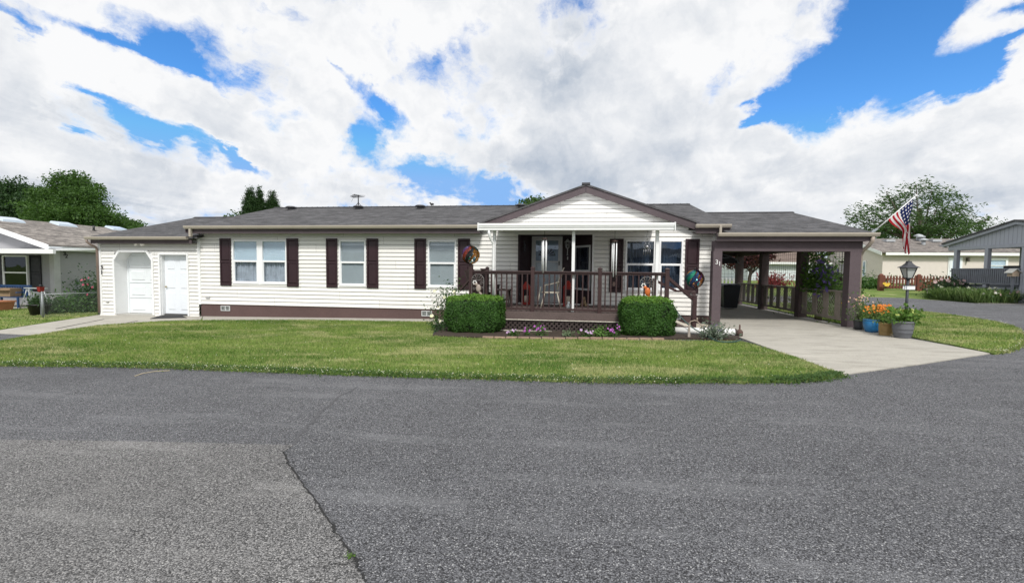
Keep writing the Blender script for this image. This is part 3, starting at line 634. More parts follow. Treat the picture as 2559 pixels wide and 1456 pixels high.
# ================================================================ GROUND
def grassmat(name, far=False):
    m, t, out = new_mat(name); p = pos(t)
    x, y, z = t.sep(p); a = t.noise(t.comb(x*.5, y*1.0, 0.), .75, 6., .68, .6); b = t.noise(p, 5., 4., .7)
    f = t.noise(t.comb(x*18., y*22., 0.), 1.0, 4., .75)
    c = t.mix(t.lin(a, .35, .65), (.095, .175, .036), (.26, .335, .09))
    c = t.mix(t.ramp(t.noise(t.comb(x*.6, y*1.5, 0.), .8, 7., .72, 1.), .46, .66)*.9, c, (.44, .43, .21))
    c = t.mix(t.lin(b, .3, .7, 0., .4), c, (.075, .145, .022))
    c = t.mix(t.lin(f, .3, .75, 0., .5), c, (.045, .085, .014))
    princ(t, out, c, .9, 0., bump(t, f+b*.6, .9, .05), .1); return m
GRASS = grassmat('lawn_turf')
def bladecol(name):
    m, t, out = new_mat(name); p = pos(t); r = island(t); x, y, z = t.sep(p); a = t.noise(t.comb(x*.5, y*1.0, 0.), .75, 6., .68, .6)
    c = t.mix(t.lin(a, .35, .65), (.10, .20, .038), (.30, .40, .105)); c = t.mix(t.math('GREATER_THAN', r, .8)*.8, c, (.40, .39, .17))
    c = t.mix(t.ramp(t.noise(t.comb(x*.6, y*1.5, 0.), .8, 7., .72, 1.), .46, .66)*.9, c, (.52, .50, .26)); c = t.mix(t.math('LESS_THAN', r, .3)*.6, c, (.045, .10, .018))
    b = t.node('ShaderNodeBsdfDiffuse'); t.put(b.inputs[0], c); tr = t.node('ShaderNodeBsdfTranslucent'); t.put(tr.inputs[0], c); mx = t.node('ShaderNodeMixShader'); mx.inputs[0].default_value = .3
    t.nt.links.new(b.outputs[0], mx.inputs[1]); t.nt.links.new(tr.outputs[0], mx.inputs[2]); t.nt.links.new(mx.outputs[0], out.inputs[0]); return m
BLADE = bladecol('grass_blade')
def asphalt(name, base, hi):
    m, t, out = new_mat(name); p = pos(t)
    w = t.vmath('ADD', p, t.vmath('MULTIPLY', t.noise(p, 30., 2., color=True), (.012, .012, .0)))
    v = t.node('ShaderNodeTexVoronoi'); t.put(v.inputs['Vector'], w); v.inputs['Scale'].default_value = 118.
    cellr = t.sep(X(t, v.outputs['Color']))[0]; dist = X(t, v.outputs['Distance'])
    v2 = t.node('ShaderNodeTexVoronoi'); t.put(v2.inputs['Vector'], w); v2.inputs['Scale'].default_value = 64.; cr2 = t.sep(X(t, v2.outputs['Color']))[0]; d2 = X(t, v2.outputs['Distance'])
    c = t.mix(t.lin(t.noise(p, .45, 4., .6), .3, .7), base, tuple(x*1.28 for x in base))
    c = t.mix(t.lin(cellr, 0., 1., 0., .85), tuple(x*.42 for x in base), c) if False else t.vmath('MULTIPLY', c, t.comb(cellr*1.2+.42, cellr*1.2+.42, cellr*1.23+.43))
    c = t.mix(t.math('GREATER_THAN', cellr, .945)*.65, c, hi)
    c = t.mix(t.math('MULTIPLY', t.math('GREATER_THAN', cr2, .95), t.math('LESS_THAN', d2, .33))*.75, c, tuple(min(.6, x*1.25) for x in hi))
    c = t.mix(t.ramp(dist, .45, .75)*.75, c, (.012, .012, .013))
    c = t.mix(t.ramp(t.noise(p, 1.3, 6., .7), .58, .72)*.35, c, tuple(x*1.7 for x in base))
    c = t.mix(t.ramp(t.noise(p, .3, 3., .5), .55, .75)*.35, c, tuple(x*.55 for x in base)); xx, yy, zz = t.sep(p); st = t.noise(t.comb(xx*.35, yy*2.2, 0.), 1.1, 5., .65); c = t.mix(t.ramp(st, .50, .72)*.36, c, tuple(x*1.9 for x in base)); c = t.mix(t.ramp(t.noise(p, 2.6, 5., .7, 1.5), .66, .74)*.55, c, tuple(x*.45 for x in base))
    princ(t, out, c, .88, 0., bump(t, dist*-1.-d2*.5, .9, .012), .25); return m
ASPH = asphalt('asphalt', (.142, .144, .149), (.48, .48, .48)); ASPH2 = asphalt('worn_asphalt', (.205, .202, .195), (.50, .49, .47))
def concrete(name, base, stain):
    m, t, out = new_mat(name); p = pos(t); x, y, z = t.sep(p)
    n = t.noise(p, 1.0, 6., .65); s = t.noise(t.comb(x*.8, y*3.2, 0.), 1.6, 6., .7, .4); g = t.noise(p, 60., 3., .7)
    c = t.mix(t.lin(n, .3, .7), base, tuple(q*.78 for q in base)); c = t.mix(t.ramp(s, .46, .70)*.7, c, stain); c = t.mix(t.ramp(t.noise(p, 3.5, 6., .75, 1.), .62, .72)*.5, c, tuple(q*.8 for q in stain)); c = t.mix(.22, c, t.mix(t.lin(g, .3, .7), (.12, .12, .11), (.75, .73, .68)))
    princ(t, out, c, .9, 0., bump(t, g, .25, .006), .2); return m
CONC = concrete('drive_concrete', (.44, .415, .36), (.20, .185, .15))
def sheet(name, poly, dz, mat, skirt=.06, kind='structure'):
    bm = bmesh.new(); vs = [bm.verts.new((x, y, gz(x, y)+dz)) for x, y in poly]; f = bm.faces.new(vs)
    if f.normal.z < 0: f.normal_flip()
    lo = [bm.verts.new((x, y, gz(x, y)+dz-skirt)) for x, y in poly]
    for k in range(len(vs)): bm.faces.new((vs[k], vs[(k+1) % len(vs)], lo[(k+1) % len(vs)], lo[k]))
    bmesh.ops.triangulate(bm, faces=[f]); bmesh.ops.recalc_face_normals(bm, faces=bm.faces)
    me = bpy.data.meshes.new(name); bm.to_mesh(me); bm.free(); me.materials.append(mat)
    o = bpy.data.objects.new(name, me); COL.objects.link(o); return tag(o, kind=kind)
g2 = lambda *p: [G(a, b)[:2] for a, b in p]
# the one ground sheet, out to the horizon
gx_ = [-900, -300, -100, -60, -40]+list(range(-30, 61, 3))+[80, 120, 300, 900]; gy_ = [-900, -200, -60, -30, 0, 6, 12, 18, 21, 24, 27, 30, 33, 36, 40, 44.5, 60, 90, 200, 900]
V = [(x, y, gz(max(-60, min(60, x)), y)) for y in gy_ for x in gx_]; nx = len(gx_)
me = bpy.data.meshes.new('ground'); me.from_pydata(V, [], [(j*nx+i, j*nx+i+1, (j+1)*nx+i+1, (j+1)*nx+i) for j in range(len(gy_)-1) for i in range(nx-1)]); me.materials.append(GRASS)
go = bpy.data.objects.new('ground', me); COL.objects.link(go); tag(go, kind='structure')
# road: foreground, and the bend that runs up the right-hand side
far_r = g2((2559, 760), (2445, 758), (2411, 755), (2362, 751.5), (2260, 746))
road = [(-60, -40), (60, -40), (60, 22.5), (24, 22)]+far_r+[(13.5, 26.6), (9, 27.2), (8.5, 21.5)]+[(11.0, 20.5), (9, 12.5), (5, 9.5), (-9, 9.5), (-13, 9.6), (-15.5, 10.2), (-60, 11)]
sheet('road', road, .006, ASPH, .02)
pt = g2((0, 1100), (240, 1103), (480, 1107), (735, 1114), (706, 1131), (745, 1196), (800, 1270), (850, 1345), (885, 1400), (915, 1465))
sheet('worn_road', pt+[(-2.4, 0.2), (-30, 0.2), (-30, 4.1)], .010, ASPH2, .008)
cr = MB(); cpts = g2((706, 1131), (722, 1160), (745, 1196), (764, 1222), (786, 1250), (800, 1272), (826, 1310), (850, 1345), (868, 1373), (887, 1400), (900, 1430), (917, 1468))
cp = []
for (x0, y0), (x1, y1) in zip(cpts, cpts[1:]):
    for k in range(6):
        f = k/6; cp.append((x0+(x1-x0)*f+random.gauss(0, .007), y0+(y1-y0)*f+random.gauss(0, .005)))
ws = [random.uniform(.003, .013)*(1.8 if random.random() < .12 else 1) for _ in cp]
for k in range(len(cp)-1):
    (x0, y0), (x1, y1) = cp[k], cp[k+1]; a, b = ws[k], ws[k+1]
    cr.quad((x0-a, y0, gz(x0)+.0135), (x0+a, y0, gz(x0)+.0135), (x1+b, y1, gz(x1)+.0135), (x1-b, y1, gz(x1)+.0135))
for k in range(0, len(cp)-6, 5):
    (x0, y0) = cp[k]; sd = random.choice((-1, 1)); q0 = (x0, y0)
    for j in range(random.randrange(2, 6)):
        q1 = (q0[0]+sd*random.uniform(.01, .05), q0[1]-random.uniform(-.02, .06)); a = .0035-.0005*j
        cr.quad((q0[0], q0[1]-a, gz(q0[0])+.0135), (q0[0], q0[1]+a, gz(q0[0])+.0135), (q1[0], q1[1]+a*.7, gz(q1[0])+.0135), (q1[0], q1[1]-a*.7, gz(q1[0])+.0135)); q0 = q1
tag(cr.build('road_crack', M('crack_black', (.022, .022, .022), .95)), kind='structure')
cr = MB(); cp = []
for (x0, y0), (x1, y1) in zip(g2((735, 1114), (760, 1075), (800, 1035), (850, 990)), g2((760, 1075), (800, 1035), (850, 990), (900, 965))):
    for k in range(7): f = k/7; cp.append((x0+(x1-x0)*f+random.gauss(0, .012), y0+(y1-y0)*f))
for (x0, y0), (x1, y1) in zip(cp, cp[1:]):
    a = .016; cr.quad((x0-a, y0, gz(x0)+.0095), (x0+a, y0, gz(x0)+.0095), (x1+a, y1, gz(x1)+.0095), (x1-a, y1, gz(x1)+.0095))
tag(cr.build('road_seam', M('seam_dark', (.085, .085, .09), .95, var=.5, vs_=25, grain=.8, gs=70)), kind='structure')
# front lawn
lawn = g2((2106, 940), (2040, 951), (1950, 957), (1700, 957), (1500, 956), (1280, 950), (1000, 942), (800, 935), (600, 927), (400, 920), (200, 916), (0, 914))
lawn += [(-10.5, 6.15), (-11.6, 6.6), (-12.15, 7.3)]+g2((0, 857), (60, 846), (112, 838), (180, 826), (250, 816), (400, 806), (500, 803), (760, 802), (1080, 807), (1110, 812))
lawn = lawn[:-1]+g2((1084, 826), (1082, 843), (1206, 849.5), (1660, 854), (1856, 856), (1980, 893))
def rough(poly, step=.10, amp=.022):
    o = []
    for (x0, y0), (x1, y1) in zip(poly, poly[1:]+poly[:1]):
        n = max(1, int(math.hypot(x1-x0, y1-y0)/step)) if max(abs(x0), abs(x1)) < 14 else 1
        for k in range(n): xq, yq = x0+(x1-x0)*k/n, y0+(y1-y0)*k/n; o.append((xq+random.gauss(0, amp*.6), yq+random.gauss(0, amp)+.02*math.sin(xq*4.1)+.015*math.sin(xq*9.7+1)))
    return o
sheet('lawn', rough(lawn), .035, GRASS, .04)
drive = g2((2106, 940), (2125, 936), (2300, 912), (2475, 885), (2380, 867), (2275, 848), (2132, 823))+[(7.3, 12.7), (7.3, 21.0), (4.05, 21.0), (4.05, 12.9)]+g2((1803, 818), (1852, 846))
sheet('driveway', drive, .022, CONC, .03)
gdr = g2((0, 834), (-40, 838), (-70, 836), (0, 826), (120, 807), (257, 786))+[(-16.4, 13.9), (-12.5, 13.5)]+g2((500, 804), (400, 807), (250, 818), (115, 840))
sheet('garage_drive', gdr, .018, CONC, .03)
sheet('front_walk', [(-12.5, 13.52), (-1.9, 13.52)]+g2((1190, 816), (1080, 809), (760, 803.5), (505, 804)), .020, CONC, .03)
sheet('side_walk', g2((1690, 836), (1790, 838), (1846, 840))+[(4.0, 12.98), (2.4, 13.4)]+g2((1700, 812)), .024, M('path_concrete', (.42, .38, .31), .9, grain=.3), .03)
isl = g2((2475, 885), (2510, 880), (2540, 870), (2556, 853), (2545, 826), (2520, 815), (2480, 805), (2420, 795), (2350, 785), (2250, 774))+[(10.4, 20.4), (9.2, 21.6), (7.6, 21.8), (7.5, 13.0)]+g2((2160, 822), (2280, 845), (2380, 864))
sheet('side_lawn', rough(isl), .035, GRASS, .04)
sheet('neighbour_drive', g2((2445, 758), (2470, 752.5), (2559, 748))+[(24, 24), (24, 21.9)]+g2((2559, 760)), .012, CONC, .02)
jl = MB(); 
for (a, b) in (((2160, 815), (2203, 829)), ((300, 812), (345, 803)), ((140, 823), (260, 799))):
    p, q_ = G(*a), G(*b); jl.bar((p[0], p[1], gz(p[0])+.024), (q_[0], q_[1], gz(q_[0])+.024), .02, .006)
tag(jl.build('slab_joint', M('crack_black')), kind='structure')
# grass blades and clover (uncountable)
from mathutils.geometry import tessellate_polygon
def inpoly(px, py, poly):
    ins = np.zeros(len(px), bool); n = len(poly)
    for i in range(n):
        (x0, y0), (x1, y1) = poly[i], poly[(i+1) % n]
        c = ((y0 > py) != (y1 > py)) & (px < (x1-x0)*(py-y0)/((y1-y0) or 1e-9)+x0); ins ^= c
    return ins
def scatter(poly, n, edge=None):
    a = np.array(poly); lo, hi = a.min(0), a.max(0); p = RNG.uniform(lo, hi, (n, 2)); return p[inpoly(p[:, 0], p[:, 1], poly)]
def blades(p, h0, h1, w, z0=.03):
    n = len(p); th = RNG.uniform(0, 2*np.pi, n); h = RNG.uniform(h0, h1, n); le = RNG.uniform(.1, .9, n)*h; la = RNG.uniform(0, 2*np.pi, n)
    z = SLOPE*p[:, 0]+z0; b = np.stack([p[:, 0], p[:, 1], z], 1); s = np.stack([np.cos(th)*w, np.sin(th)*w, 0*th], 1)*RNG.uniform(.6, 1.4, (n, 1))
    tip = b+np.stack([np.cos(la)*le, np.sin(la)*le, h], 1); return np.stack([b-s, b+s, tip], 1)
pp = scatter(lawn, 230000); tri = [blades(pp, .02, .05, .006)]
def edge_pts(poly, i0, i1, n, spread):
    out = []
    for k in range(n):
        i = random.randrange(i0, i1); f = random.random(); (x0, y0), (x1, y1) = poly[i], poly[i+1]
        nx_, ny_ = -(y1-y0), (x1-x0); l = math.hypot(nx_, ny_) or 1; s = abs(random.gauss(0, spread))*random.choice((-1, 1, 1, 1)); out.append((x0+(x1-x0)*f+nx_/l*s*-1, y0+(y1-y0)*f+ny_/l*s*-1))
    return np.array(out)
ep = edge_pts(lawn, 0, 11, 9000, .04); tri.append(blades(ep, .025, .06, .007, .0))
ep = edge_pts(lawn, 14, 24, 5000, .03); tri.append(blades(ep, .03, .07, .008, .01))
tag(fastmesh('grass', np.concatenate(tri), 3, BLADE), kind='stuff')
ep = edge_pts(lawn, 0, 11, 15000, .085); ep = np.stack([ep[:, 0], ep[:, 1], SLOPE*ep[:, 0]+RNG.uniform(.012, .075, len(ep))], 1); tag(fastmesh('clover_leaves', leafquads(ep, .013, .7, np.array((0, -.3, 1.)), .7).reshape(-1, 3), 4, leafmat('clover_leaf', (.022, .058, .010), (.06, .12, .022), None, .25)), kind='stuff')
pp = scatter(isl, 60000); tri = [blades(pp, .02, .055, .008)]; tri.append(blades(edge_pts(isl, 0, 10, 4000, .04), .03, .08, .008, .0))
tag(fastmesh('grass', np.concatenate(tri), 3, BLADE), kind='stuff')
def clover(name, pts, z0=.05):
    q = []
    for x, y in pts:
        r = random.uniform(.004, .0085); z = SLOPE*x+z0+random.uniform(0, .03); c = np.array((x, y, z))
        ax = [np.array(v)*r for v in ((1, 0, 0), (0, 1, 0), (-1, 0, 0), (0, -1, 0))]; up = np.array((0, 0, r))
        for k in range(4):
            q += [c+ax[k], c+ax[(k+1) % 4], c+up, c+ax[k], c-up, c+ax[(k+1) % 4]]
    return tag(fastmesh(name, np.array(q), 3, M('clover_white', (.72, .72, .58), .8)), kind='stuff')
cp = list(edge_pts(lawn, 3, 11, 420, .10))+list(scatter(lawn, 420)); clover('clover_flowers', cp)
clover('clover_flowers', list(edge_pts(isl, 0, 10, 160, .08))+list(scatter(isl, 150)))
# ================================================================ PORCH DECK
DY, DZ = 11.0, .50
RX0, RX1 = P(1178, 680, DY)[0], P(1668, 680, DY)[0]; RX2, RX3 = P(1332, 680, DY)[0], P(1500, 680, DY)[0]
deck = thing('porch_deck', 'raised brown porch deck with baluster railing and lattice skirt before the front door', 'porch deck', ((RX0+RX1)/2, 12.2, 0))
b = MB(); y = DY-.02
while y < W-.05: b.box(RX0-.08, RX1+.08, y, min(y+.134, W-.03), DZ-.03, DZ); y += .14
b.build('deck_floor', DECKWOOD, deck)
b = MB().box(RX0-.08, RX1+.08, DY-.06, DY-.02, .312, DZ-.002); b.build('fascia_board', DECKWOOD, deck, .004)
MB().box(RX0-.09, RX1+.09, DY-.065, DY-.015, .288, .310).build('trim_strip', M('chipped_cream_paint', (.55, .51, .44), .8, var=.3, vs_=12, grain=.4, gs=25), deck)
MB().box(RX0-.06, RX1+.06, DY+.25, DY+.27, -.02, .30).build('under_deck_shade', DARKIN, deck)  # dark sheet added as the shade seen through the lattice
for xx in (RX0-.07, RX1+.05): MB().box(xx, xx+.02, DY, W-.05, 0, DZ-.035).build('side_board', DECKWOOD, deck)
def lattice(x0, x1, z0, z1, y, parent, mat, w=.036, gap=.115, name='lattice_panel', ax='x', scallop=True):
    b = MB(); h = z1-z0; s = x0-h
    def strip(xa, za, xb, zb, yy):
        # clip the 45 degree strip to the panel
        t0 = max(0, (x0-xa)/(xb-xa)); t1 = min(1, (x1-xa)/(xb-xa))
        if t1-t0 < .03: return
        p = (xa+(xb-xa)*t0, za+(zb-za)*t0); q = (xa+(xb-xa)*t1, za+(zb-za)*t1)
        if ax == 'x': b.bar((p[0], yy, p[1]), (q[0], yy, q[1]), .008, w, up=(0, 1, 0)) if False else b.hexa([(p[0]-w*.7, yy, p[1]), (p[0]+w*.7, yy, p[1]), (q[0]+w*.7, yy, q[1]), (q[0]-w*.7, yy, q[1])], [(p[0]-w*.7, yy+.007, p[1]), (p[0]+w*.7, yy+.007, p[1]), (q[0]+w*.7, yy+.007, q[1]), (q[0]-w*.7, yy+.007, q[1])])
        else: b.hexa([(yy, p[0]-w*.7, p[1]), (yy, p[0]+w*.7, p[1]), (yy, q[0]+w*.7, q[1]), (yy, q[0]-w*.7, q[1])], [(yy+.007, p[0]-w*.7, p[1]), (yy+.007, p[0]+w*.7, p[1]), (yy+.007, q[0]+w*.7, q[1]), (yy+.007, q[0]-w*.7, q[1])])
    while s < x1:
        strip(s, z0, s+h, z1, y); strip(s+h, z0, s, z1, y+.008) if False else strip(s, z1, s+h, z0, y+.008); s += gap
    return b.build(name, mat, parent)
xm = P(1400, 820, DY)[0]+.12
for xa, xb in ((RX0-.05, xm-.015), (xm+.015, RX1+.05)):
    lo = lattice(xa, xb, .02, .285, DY-.03, deck, LATT)
    e_ = MB().box(xa, xb, DY-.04, DY-.032, .262, .286).box(xa, xb, DY-.04, DY-.032, .015, .045).box(xa, xa+.02, DY-.04, DY-.032, .045, .262).box(xb-.02, xb, DY-.04, DY-.032, .045, .262); e_.build('lattice_frame', LATT, lo)
b = MB(); b.box(RX0-.1, RX1+.5, DY-.13, DY-.07, -.02, .035).build('footing_strip', M('chipped_cream_paint'), deck)
def post(x, y, z0, z1, w=.092, cap=True):
    b = MB().box(x-w/2, x+w/2, y-w/2, y+w/2, z0, z1)
    if cap: b.box(x-w*.62, x+w*.62, y-w*.62, y+w*.62, z1, z1+.018).hexa([(x-w*.5, y-w*.5, z1+.018), (x+w*.5, y-w*.5, z1+.018), (x+w*.5, y+w*.5, z1+.018), (x-w*.5, y+w*.5, z1+.018)], [(x-w*.2, y-w*.2, z1+.045), (x+w*.2, y-w*.2, z1+.045), (x+w*.2, y+w*.2, z1+.045), (x-w*.2, y+w*.2, z1+.045)])
    return b.build('rail_post', RAIL, deck, .004)
for x in (RX0, RX2, RX3, RX1): post(x, DY, .42, 1.575 if x > RX0 else 1.63)
post(RX0, W-.3, .5, 1.575); 
xs = [RX0, RX2, RX3, RX1]
for xa, xb in zip(xs, xs[1:]):
    MB().box(xa+.046, xb-.046, DY-.045, DY+.045, 1.475, 1.51).box(xa+.046, xb-.046, DY-.02, DY+.02, 1.43, 1.474).build('top_rail', RAIL, deck, .004)
    MB().box(xa+.046, xb-.046, DY-.022, DY+.022, .545, .595).build('bottom_rail', RAIL, deck, .004)
    n = round((xb-xa)/.134)
    for k in range(1, n):
        x = xa+(xb-xa)*k/n; MB().box(x-.016, x+.016, DY-.016, DY+.016, .595, 1.43).build('baluster', RAIL, deck)
# side rails along x = RX0 (left side) and the stair rails on the right
for xa in (RX0,):
    MB().box(xa-.04, xa+.04, DY+.05, W-.35, 1.475, 1.51).build('top_rail', RAIL, deck); MB().box(xa-.02, xa+.02, DY+.05, W-.35, .545, .595).build('bottom_rail', RAIL, deck)
    for k in range(1, 16):
        y = DY+(W-.3-DY)*k/16; MB().box(xa-.016, xa+.016, y-.016, y+.016, .595, 1.475).build('baluster', RAIL, deck)
SX, SY = P(1735, 780, 11.5)[0], 11.5
b = post(SX, SY, .0, .93, .10)
MB().bar((RX1+.03, DY+.02, 1.38), (SX-.04, SY, .86), .05, .075).build('stair_rail', RAIL, deck, .004)
post(RX1, 12.75, .5, 1.3)
MB().bar((RX1, 12.75, 1.3), (P(1690, 728, 12.75)[0], 12.75, 1.0), .05, .07).build('stair_rail', RAIL, deck); x = P(1735, 728, 12.7)[0]
MB().box(P(1690, 728, 12.75)[0], x, 12.72, 12.79, .975, 1.02).build('stair_rail', RAIL, deck)
post(x, 12.75, .03, .97, .09)
for k in range(3):
    z = DZ-.155*(k+1); x0 = RX1+.08+.26*k; MB().box(x0, x0+.28, DY+.35, 12.7, z-.035, z).box(x0+.25, x0+.27, DY+.36, 12.69, max(.02, z-.155), z-.036).build('stair_tread', DECKWOOD, deck)
lattice(RX1+.15, SX-.05, .03, .19, SY-.06, deck, M('lattice_worn', (.16, .12, .11), .8, var=.3), .03, .14)
MB().bar((RX1+.1, DY+.3, .40), (SX-.0, SY-.07, .12), .03, .06).build('stair_stringer', M('chipped_cream_paint'), deck)
MB().bar((RX0, DY+.05, 1.33), (P(1150, 738, DY+.3)[0], DY+.3, .98), .04, .05).build('stair_rail', RAIL, deck)
# ---------------------------------------------------------------- things on and round the deck
SPC = [(.30, .13, .02), (.45, .21, .04), (.02, .10, .13), (.015, .19, .12), (.02, .05, .14), (.06, .02, .08), (.20, .03, .02), (.03, .03, .035), (.38, .17, .05), (.02, .14, .16)]
def spinner(px, py, y, r, label, seed):
    x, _, z = P(px, py, y); t_ = thing('wind_spinner', label, 'wind spinner', (x, y, z-r-.04), 'stained-glass wind spinners on the stair posts'); rnd = random.Random(seed)
    n = 10; tw = 2.2
    for k in range(n):
        b = MB(); ph = 2*math.pi*k/n+seed; N = 14
        def pt(s, o, dr=0):
            la = -math.pi/2+math.pi*s; a = ph+tw*(s-.5)+o*(.235*math.cos(la)**.5 if abs(s-.5) < .499 else 0)
            rr = r+dr; return (x+rr*math.cos(la)*math.cos(a), y+rr*math.cos(la)*math.sin(a), z+rr*math.sin(la))
        for i in range(N):
            s0, s1 = .02+.96*i/N, .02+.96*(i+1)/N
            o_ = (rnd.uniform(-.1, .1)); b.quad(pt(s0, -1), pt(s0, 1, -.03), pt(s1, 1, -.03), pt(s1, -1))
        c = SPC[k % len(SPC)]; key = 'spinner_%d' % (k % len(SPC)); b.build('spinner_blade', M(key, c, .22, metal=.35, var=.35, vs_=14), t_)
    fr_ = MB().tube([(x, y, z-r-.05), (x, y, z+r+.03)], .007, 6).ball((x, y, z+r+.03), .018).ball((x, y, z-r), .03)
    for k in range(3):
        a = k*math.pi/3+.4; fr_.tube([(x+(r+.004)*math.cos(q)*math.cos(a), y+(r+.004)*math.cos(q)*math.sin(a), z+(r+.004)*math.sin(q)) for q in np.linspace(0, 2*math.pi, 29)], .004, 4, False)
    fr_.build('spinner_frame', BLACK, t_)
spinner(1176.5, 636.7, DY, .23, 'globe wind spinner of coloured ribbons on the left deck post before a shutter', 0.4)
spinner(1737, 696.5, SY, .225, 'globe wind spinner of coloured ribbons on the short stair post by the carport', 1.9)
WHT = M('white_aluminium', (.82, .83, .84), .4)
def chime(name, px, ytop, yplate, ybot, y, n, label, zt=2.5, lab_r=.055, tubes=WHT):
    x, _, zp = P(px, yplate, y); _, _, zb = P(px, ybot, y); t_ = thing(name, label, 'wind chime', (x, y, zb))
    MB().tube([(x, y, zt), (x, y, zp+.02)], .005, 5).build('cord', BLACK, t_)
    MB().lathe([(.01, .03), (lab_r+.02, .012), (lab_r+.025, -.01), (.01, -.012)], (x, y, zp), 12).build('top_disc', M('dark_wood_disc', (.05, .03, .025), .6), t_)
    for k in range(n):
        a = 2*math.pi*k/n+.5; xx, yy = x+lab_r*math.cos(a), y+lab_r*math.sin(a); l = (zp-zb)*(1-.13*((k*7) % n)/n)
        MB().tube([(xx, yy, zp-.05), (xx, yy, zp-l)], .0125, 8).tube([(xx, yy, zp-.01), (xx, yy, zp-.05)], .003, 4).build('tube', tubes, t_)
    MB().tube([(x, y, zp), (x, y, zb-.14)], .003, 4).lathe([(.03, -.01), (.03, .01)], (x, y, zb-.05+(zp-zb)*.5), 10).box(x-.03, x+.03, y-.004, y+.004, zb-.2, zb-.1).build('sail', M('dark_wood_disc'), t_)
    return t_
chime('wind_chime', 1361.5, 585, 597, 684, 10.98, 5, 'long white tube wind chime hanging before the storm door')
chime('wind_chime', 1537, 585, 603, 694, 11.0, 5, 'long white tube wind chime hanging before the porch window shutter')
x, y = P(1618, 600, 11.05)[0], 11.05
b = MB().tube([(x, y, 2.5), (x, y, 2.22)], .004, 4)
for r_, zc_ in ((.05, 2.24), (.075, 2.13)): b.tube([(x+r_*math.cos(a), y, zc_+r_*math.sin(a)) for a in np.linspace(0, 2*math.pi, 17)], .006, 5, False)
b.ball((x, y, 2.12), .045)
for k in range(4): xx = x-.075+.05*k; b.tube([(xx, y, 2.06), (xx, y+.01, 1.93-.02*(k % 2))], .006, 5)
tag(b.build('hanging_ornament', M('pewter', (.35, .35, .36), .35, metal=.7)), 'small pewter ring ornament with short bells hanging by the right porch post', 'ornament')
# dark slatted rocking chair at the left of the deck
def wood_chair(x, y, rot, label):
    t_ = thing('slatted_chair', label, 'chair', (x, y, DZ)); mt = M('dark_chair_wood', (.032, .022, .02), .6, var=.2); ca, sa = math.cos(rot), math.sin(rot)
    def T(p): return (x+p[0]*ca-p[1]*sa, y+p[0]*sa+p[1]*ca, DZ+p[2])
    def bar(b, p, q, w, h): b.bar(T(p), T(q), w, h); return b
    b = MB()
    for k in range(6): bar(b, (-.24+.096*k, -.27, .40), (-.24+.096*k, .25, .34), .085, .022)
    b.build('seat', mt, t_)
    b = MB()
    for k in range(6): bar(b, (-.25+.10*k, .22, .34), (-.27+.108*k, .50, 1.0+.05*math.sin(math.pi*k/5)), .092, .02)
    bar(b, (-.30, .40, .75), (.30, .40, .75), .06, .03); b.build('backrest', mt, t_)
    for s in (-1, 1):
        b = MB(); bar(b, (s*.33, -.30, .60), (s*.33, .38, .56), .11, .026); b.build('armrest', mt, t_)
        b = MB(); bar(b, (s*.30, -.27, 0.02), (s*.30, -.27, .59), .05, .08); b.build('leg', mt, t_)
        b = MB(); bar(b, (s*.30, .30, 0.02), (s*.30, .22, .56), .05, .08); b.build('leg', mt, t_)
        b = MB(); bar(b, (s*.30, -.27, .36), (s*.30, .28, .32), .03, .08); b.build('seat_rail', mt, t_)
wood_chair(P(1212, 700, 12.4)[0], 12.4, R(70), 'dark slatted wooden chair at the left end of the porch')
x, y = P(1255, 740, 12.2)[0], 12.1
t_ = thing('side_table', 'small dark square side table beside the slatted wooden chair', 'table', (x, y, DZ)); mt = M('dark_chair_wood')
MB().box(x-.24, x+.24, y-.22, y+.22, DZ+.46, DZ+.50).build('tabletop', mt, t_, .004); MB().box(x-.2, x+.2, y-.18, y+.18, DZ+.2, DZ+.22).build('shelf', mt, t_)
for sx in (-1, 1):
    for sy in (-1, 1): MB().hexa([(x+sx*.24-.02, y+sy*.2-.02, DZ), (x+sx*.24+.02, y+sy*.2-.02, DZ), (x+sx*.24+.02, y+sy*.2+.02, DZ), (x+sx*.24-.02, y+sy*.2+.02, DZ)], [(x+sx*.2-.025, y+sy*.18-.02, DZ+.46), (x+sx*.2+.025, y+sy*.18-.02, DZ+.46), (x+sx*.2+.025, y+sy*.18+.02, DZ+.46), (x+sx*.2-.025, y+sy*.18+.02, DZ+.46)]).build('leg', mt, t_)
# cream round-backed chair turned to the left
x, y = P(1378, 735, 12.3)[0], 12.3
t_ = thing('round_back_chair', 'cream oval-backed chair on the porch facing left before the storm door', 'chair', (x, y, DZ)); mt = M('cream_resin', (.52, .48, .40), .5, var=.08)
MB().lathe([(.26, .40), (.275, .415), (.27, .44), (.02, .445)], (x, y, DZ), 20).build('seat', mt, t_)
b = MB(); C0 = Vector((x+.26, y, DZ+.80))
ring = []
for k in range(25):
    a = 2*math.pi*k/24; ring.append((C0.x+.09*math.sin(a)+.04*abs(math.cos(a))*-1, C0.y+.25*math.cos(a), C0.z+.30*math.sin(a)))
b.tube(ring, .016, 6, False); b.build('back_frame', mt, t_)
b = MB()
for k in range(24): b.quad(ring[k], ring[k+1], (C0.x+.01, C0.y, C0.z)) 
b.build('back_panel', M('beige_wicker', (.36, .31, .24), .8, var=.3, vs_=20), t_)
for sx, sy in ((-1, -1), (-1, 1), (1, -1), (1, 1)): MB().tube([(x+sx*.17, y+sy*.18, DZ+.41), (x+sx*.27, y+sy*.26, DZ)], .02, 6).build('leg', mt, t_)
for sy in (-1, 1): MB().tube([(x+.24, y+sy*.25, DZ+.72), (x+.02, y+sy*.29, DZ+.66), (x-.17, y+sy*.24, DZ+.62), (x-.19, y+sy*.2, DZ+.42)], .016, 6).build('armrest', mt, t_)
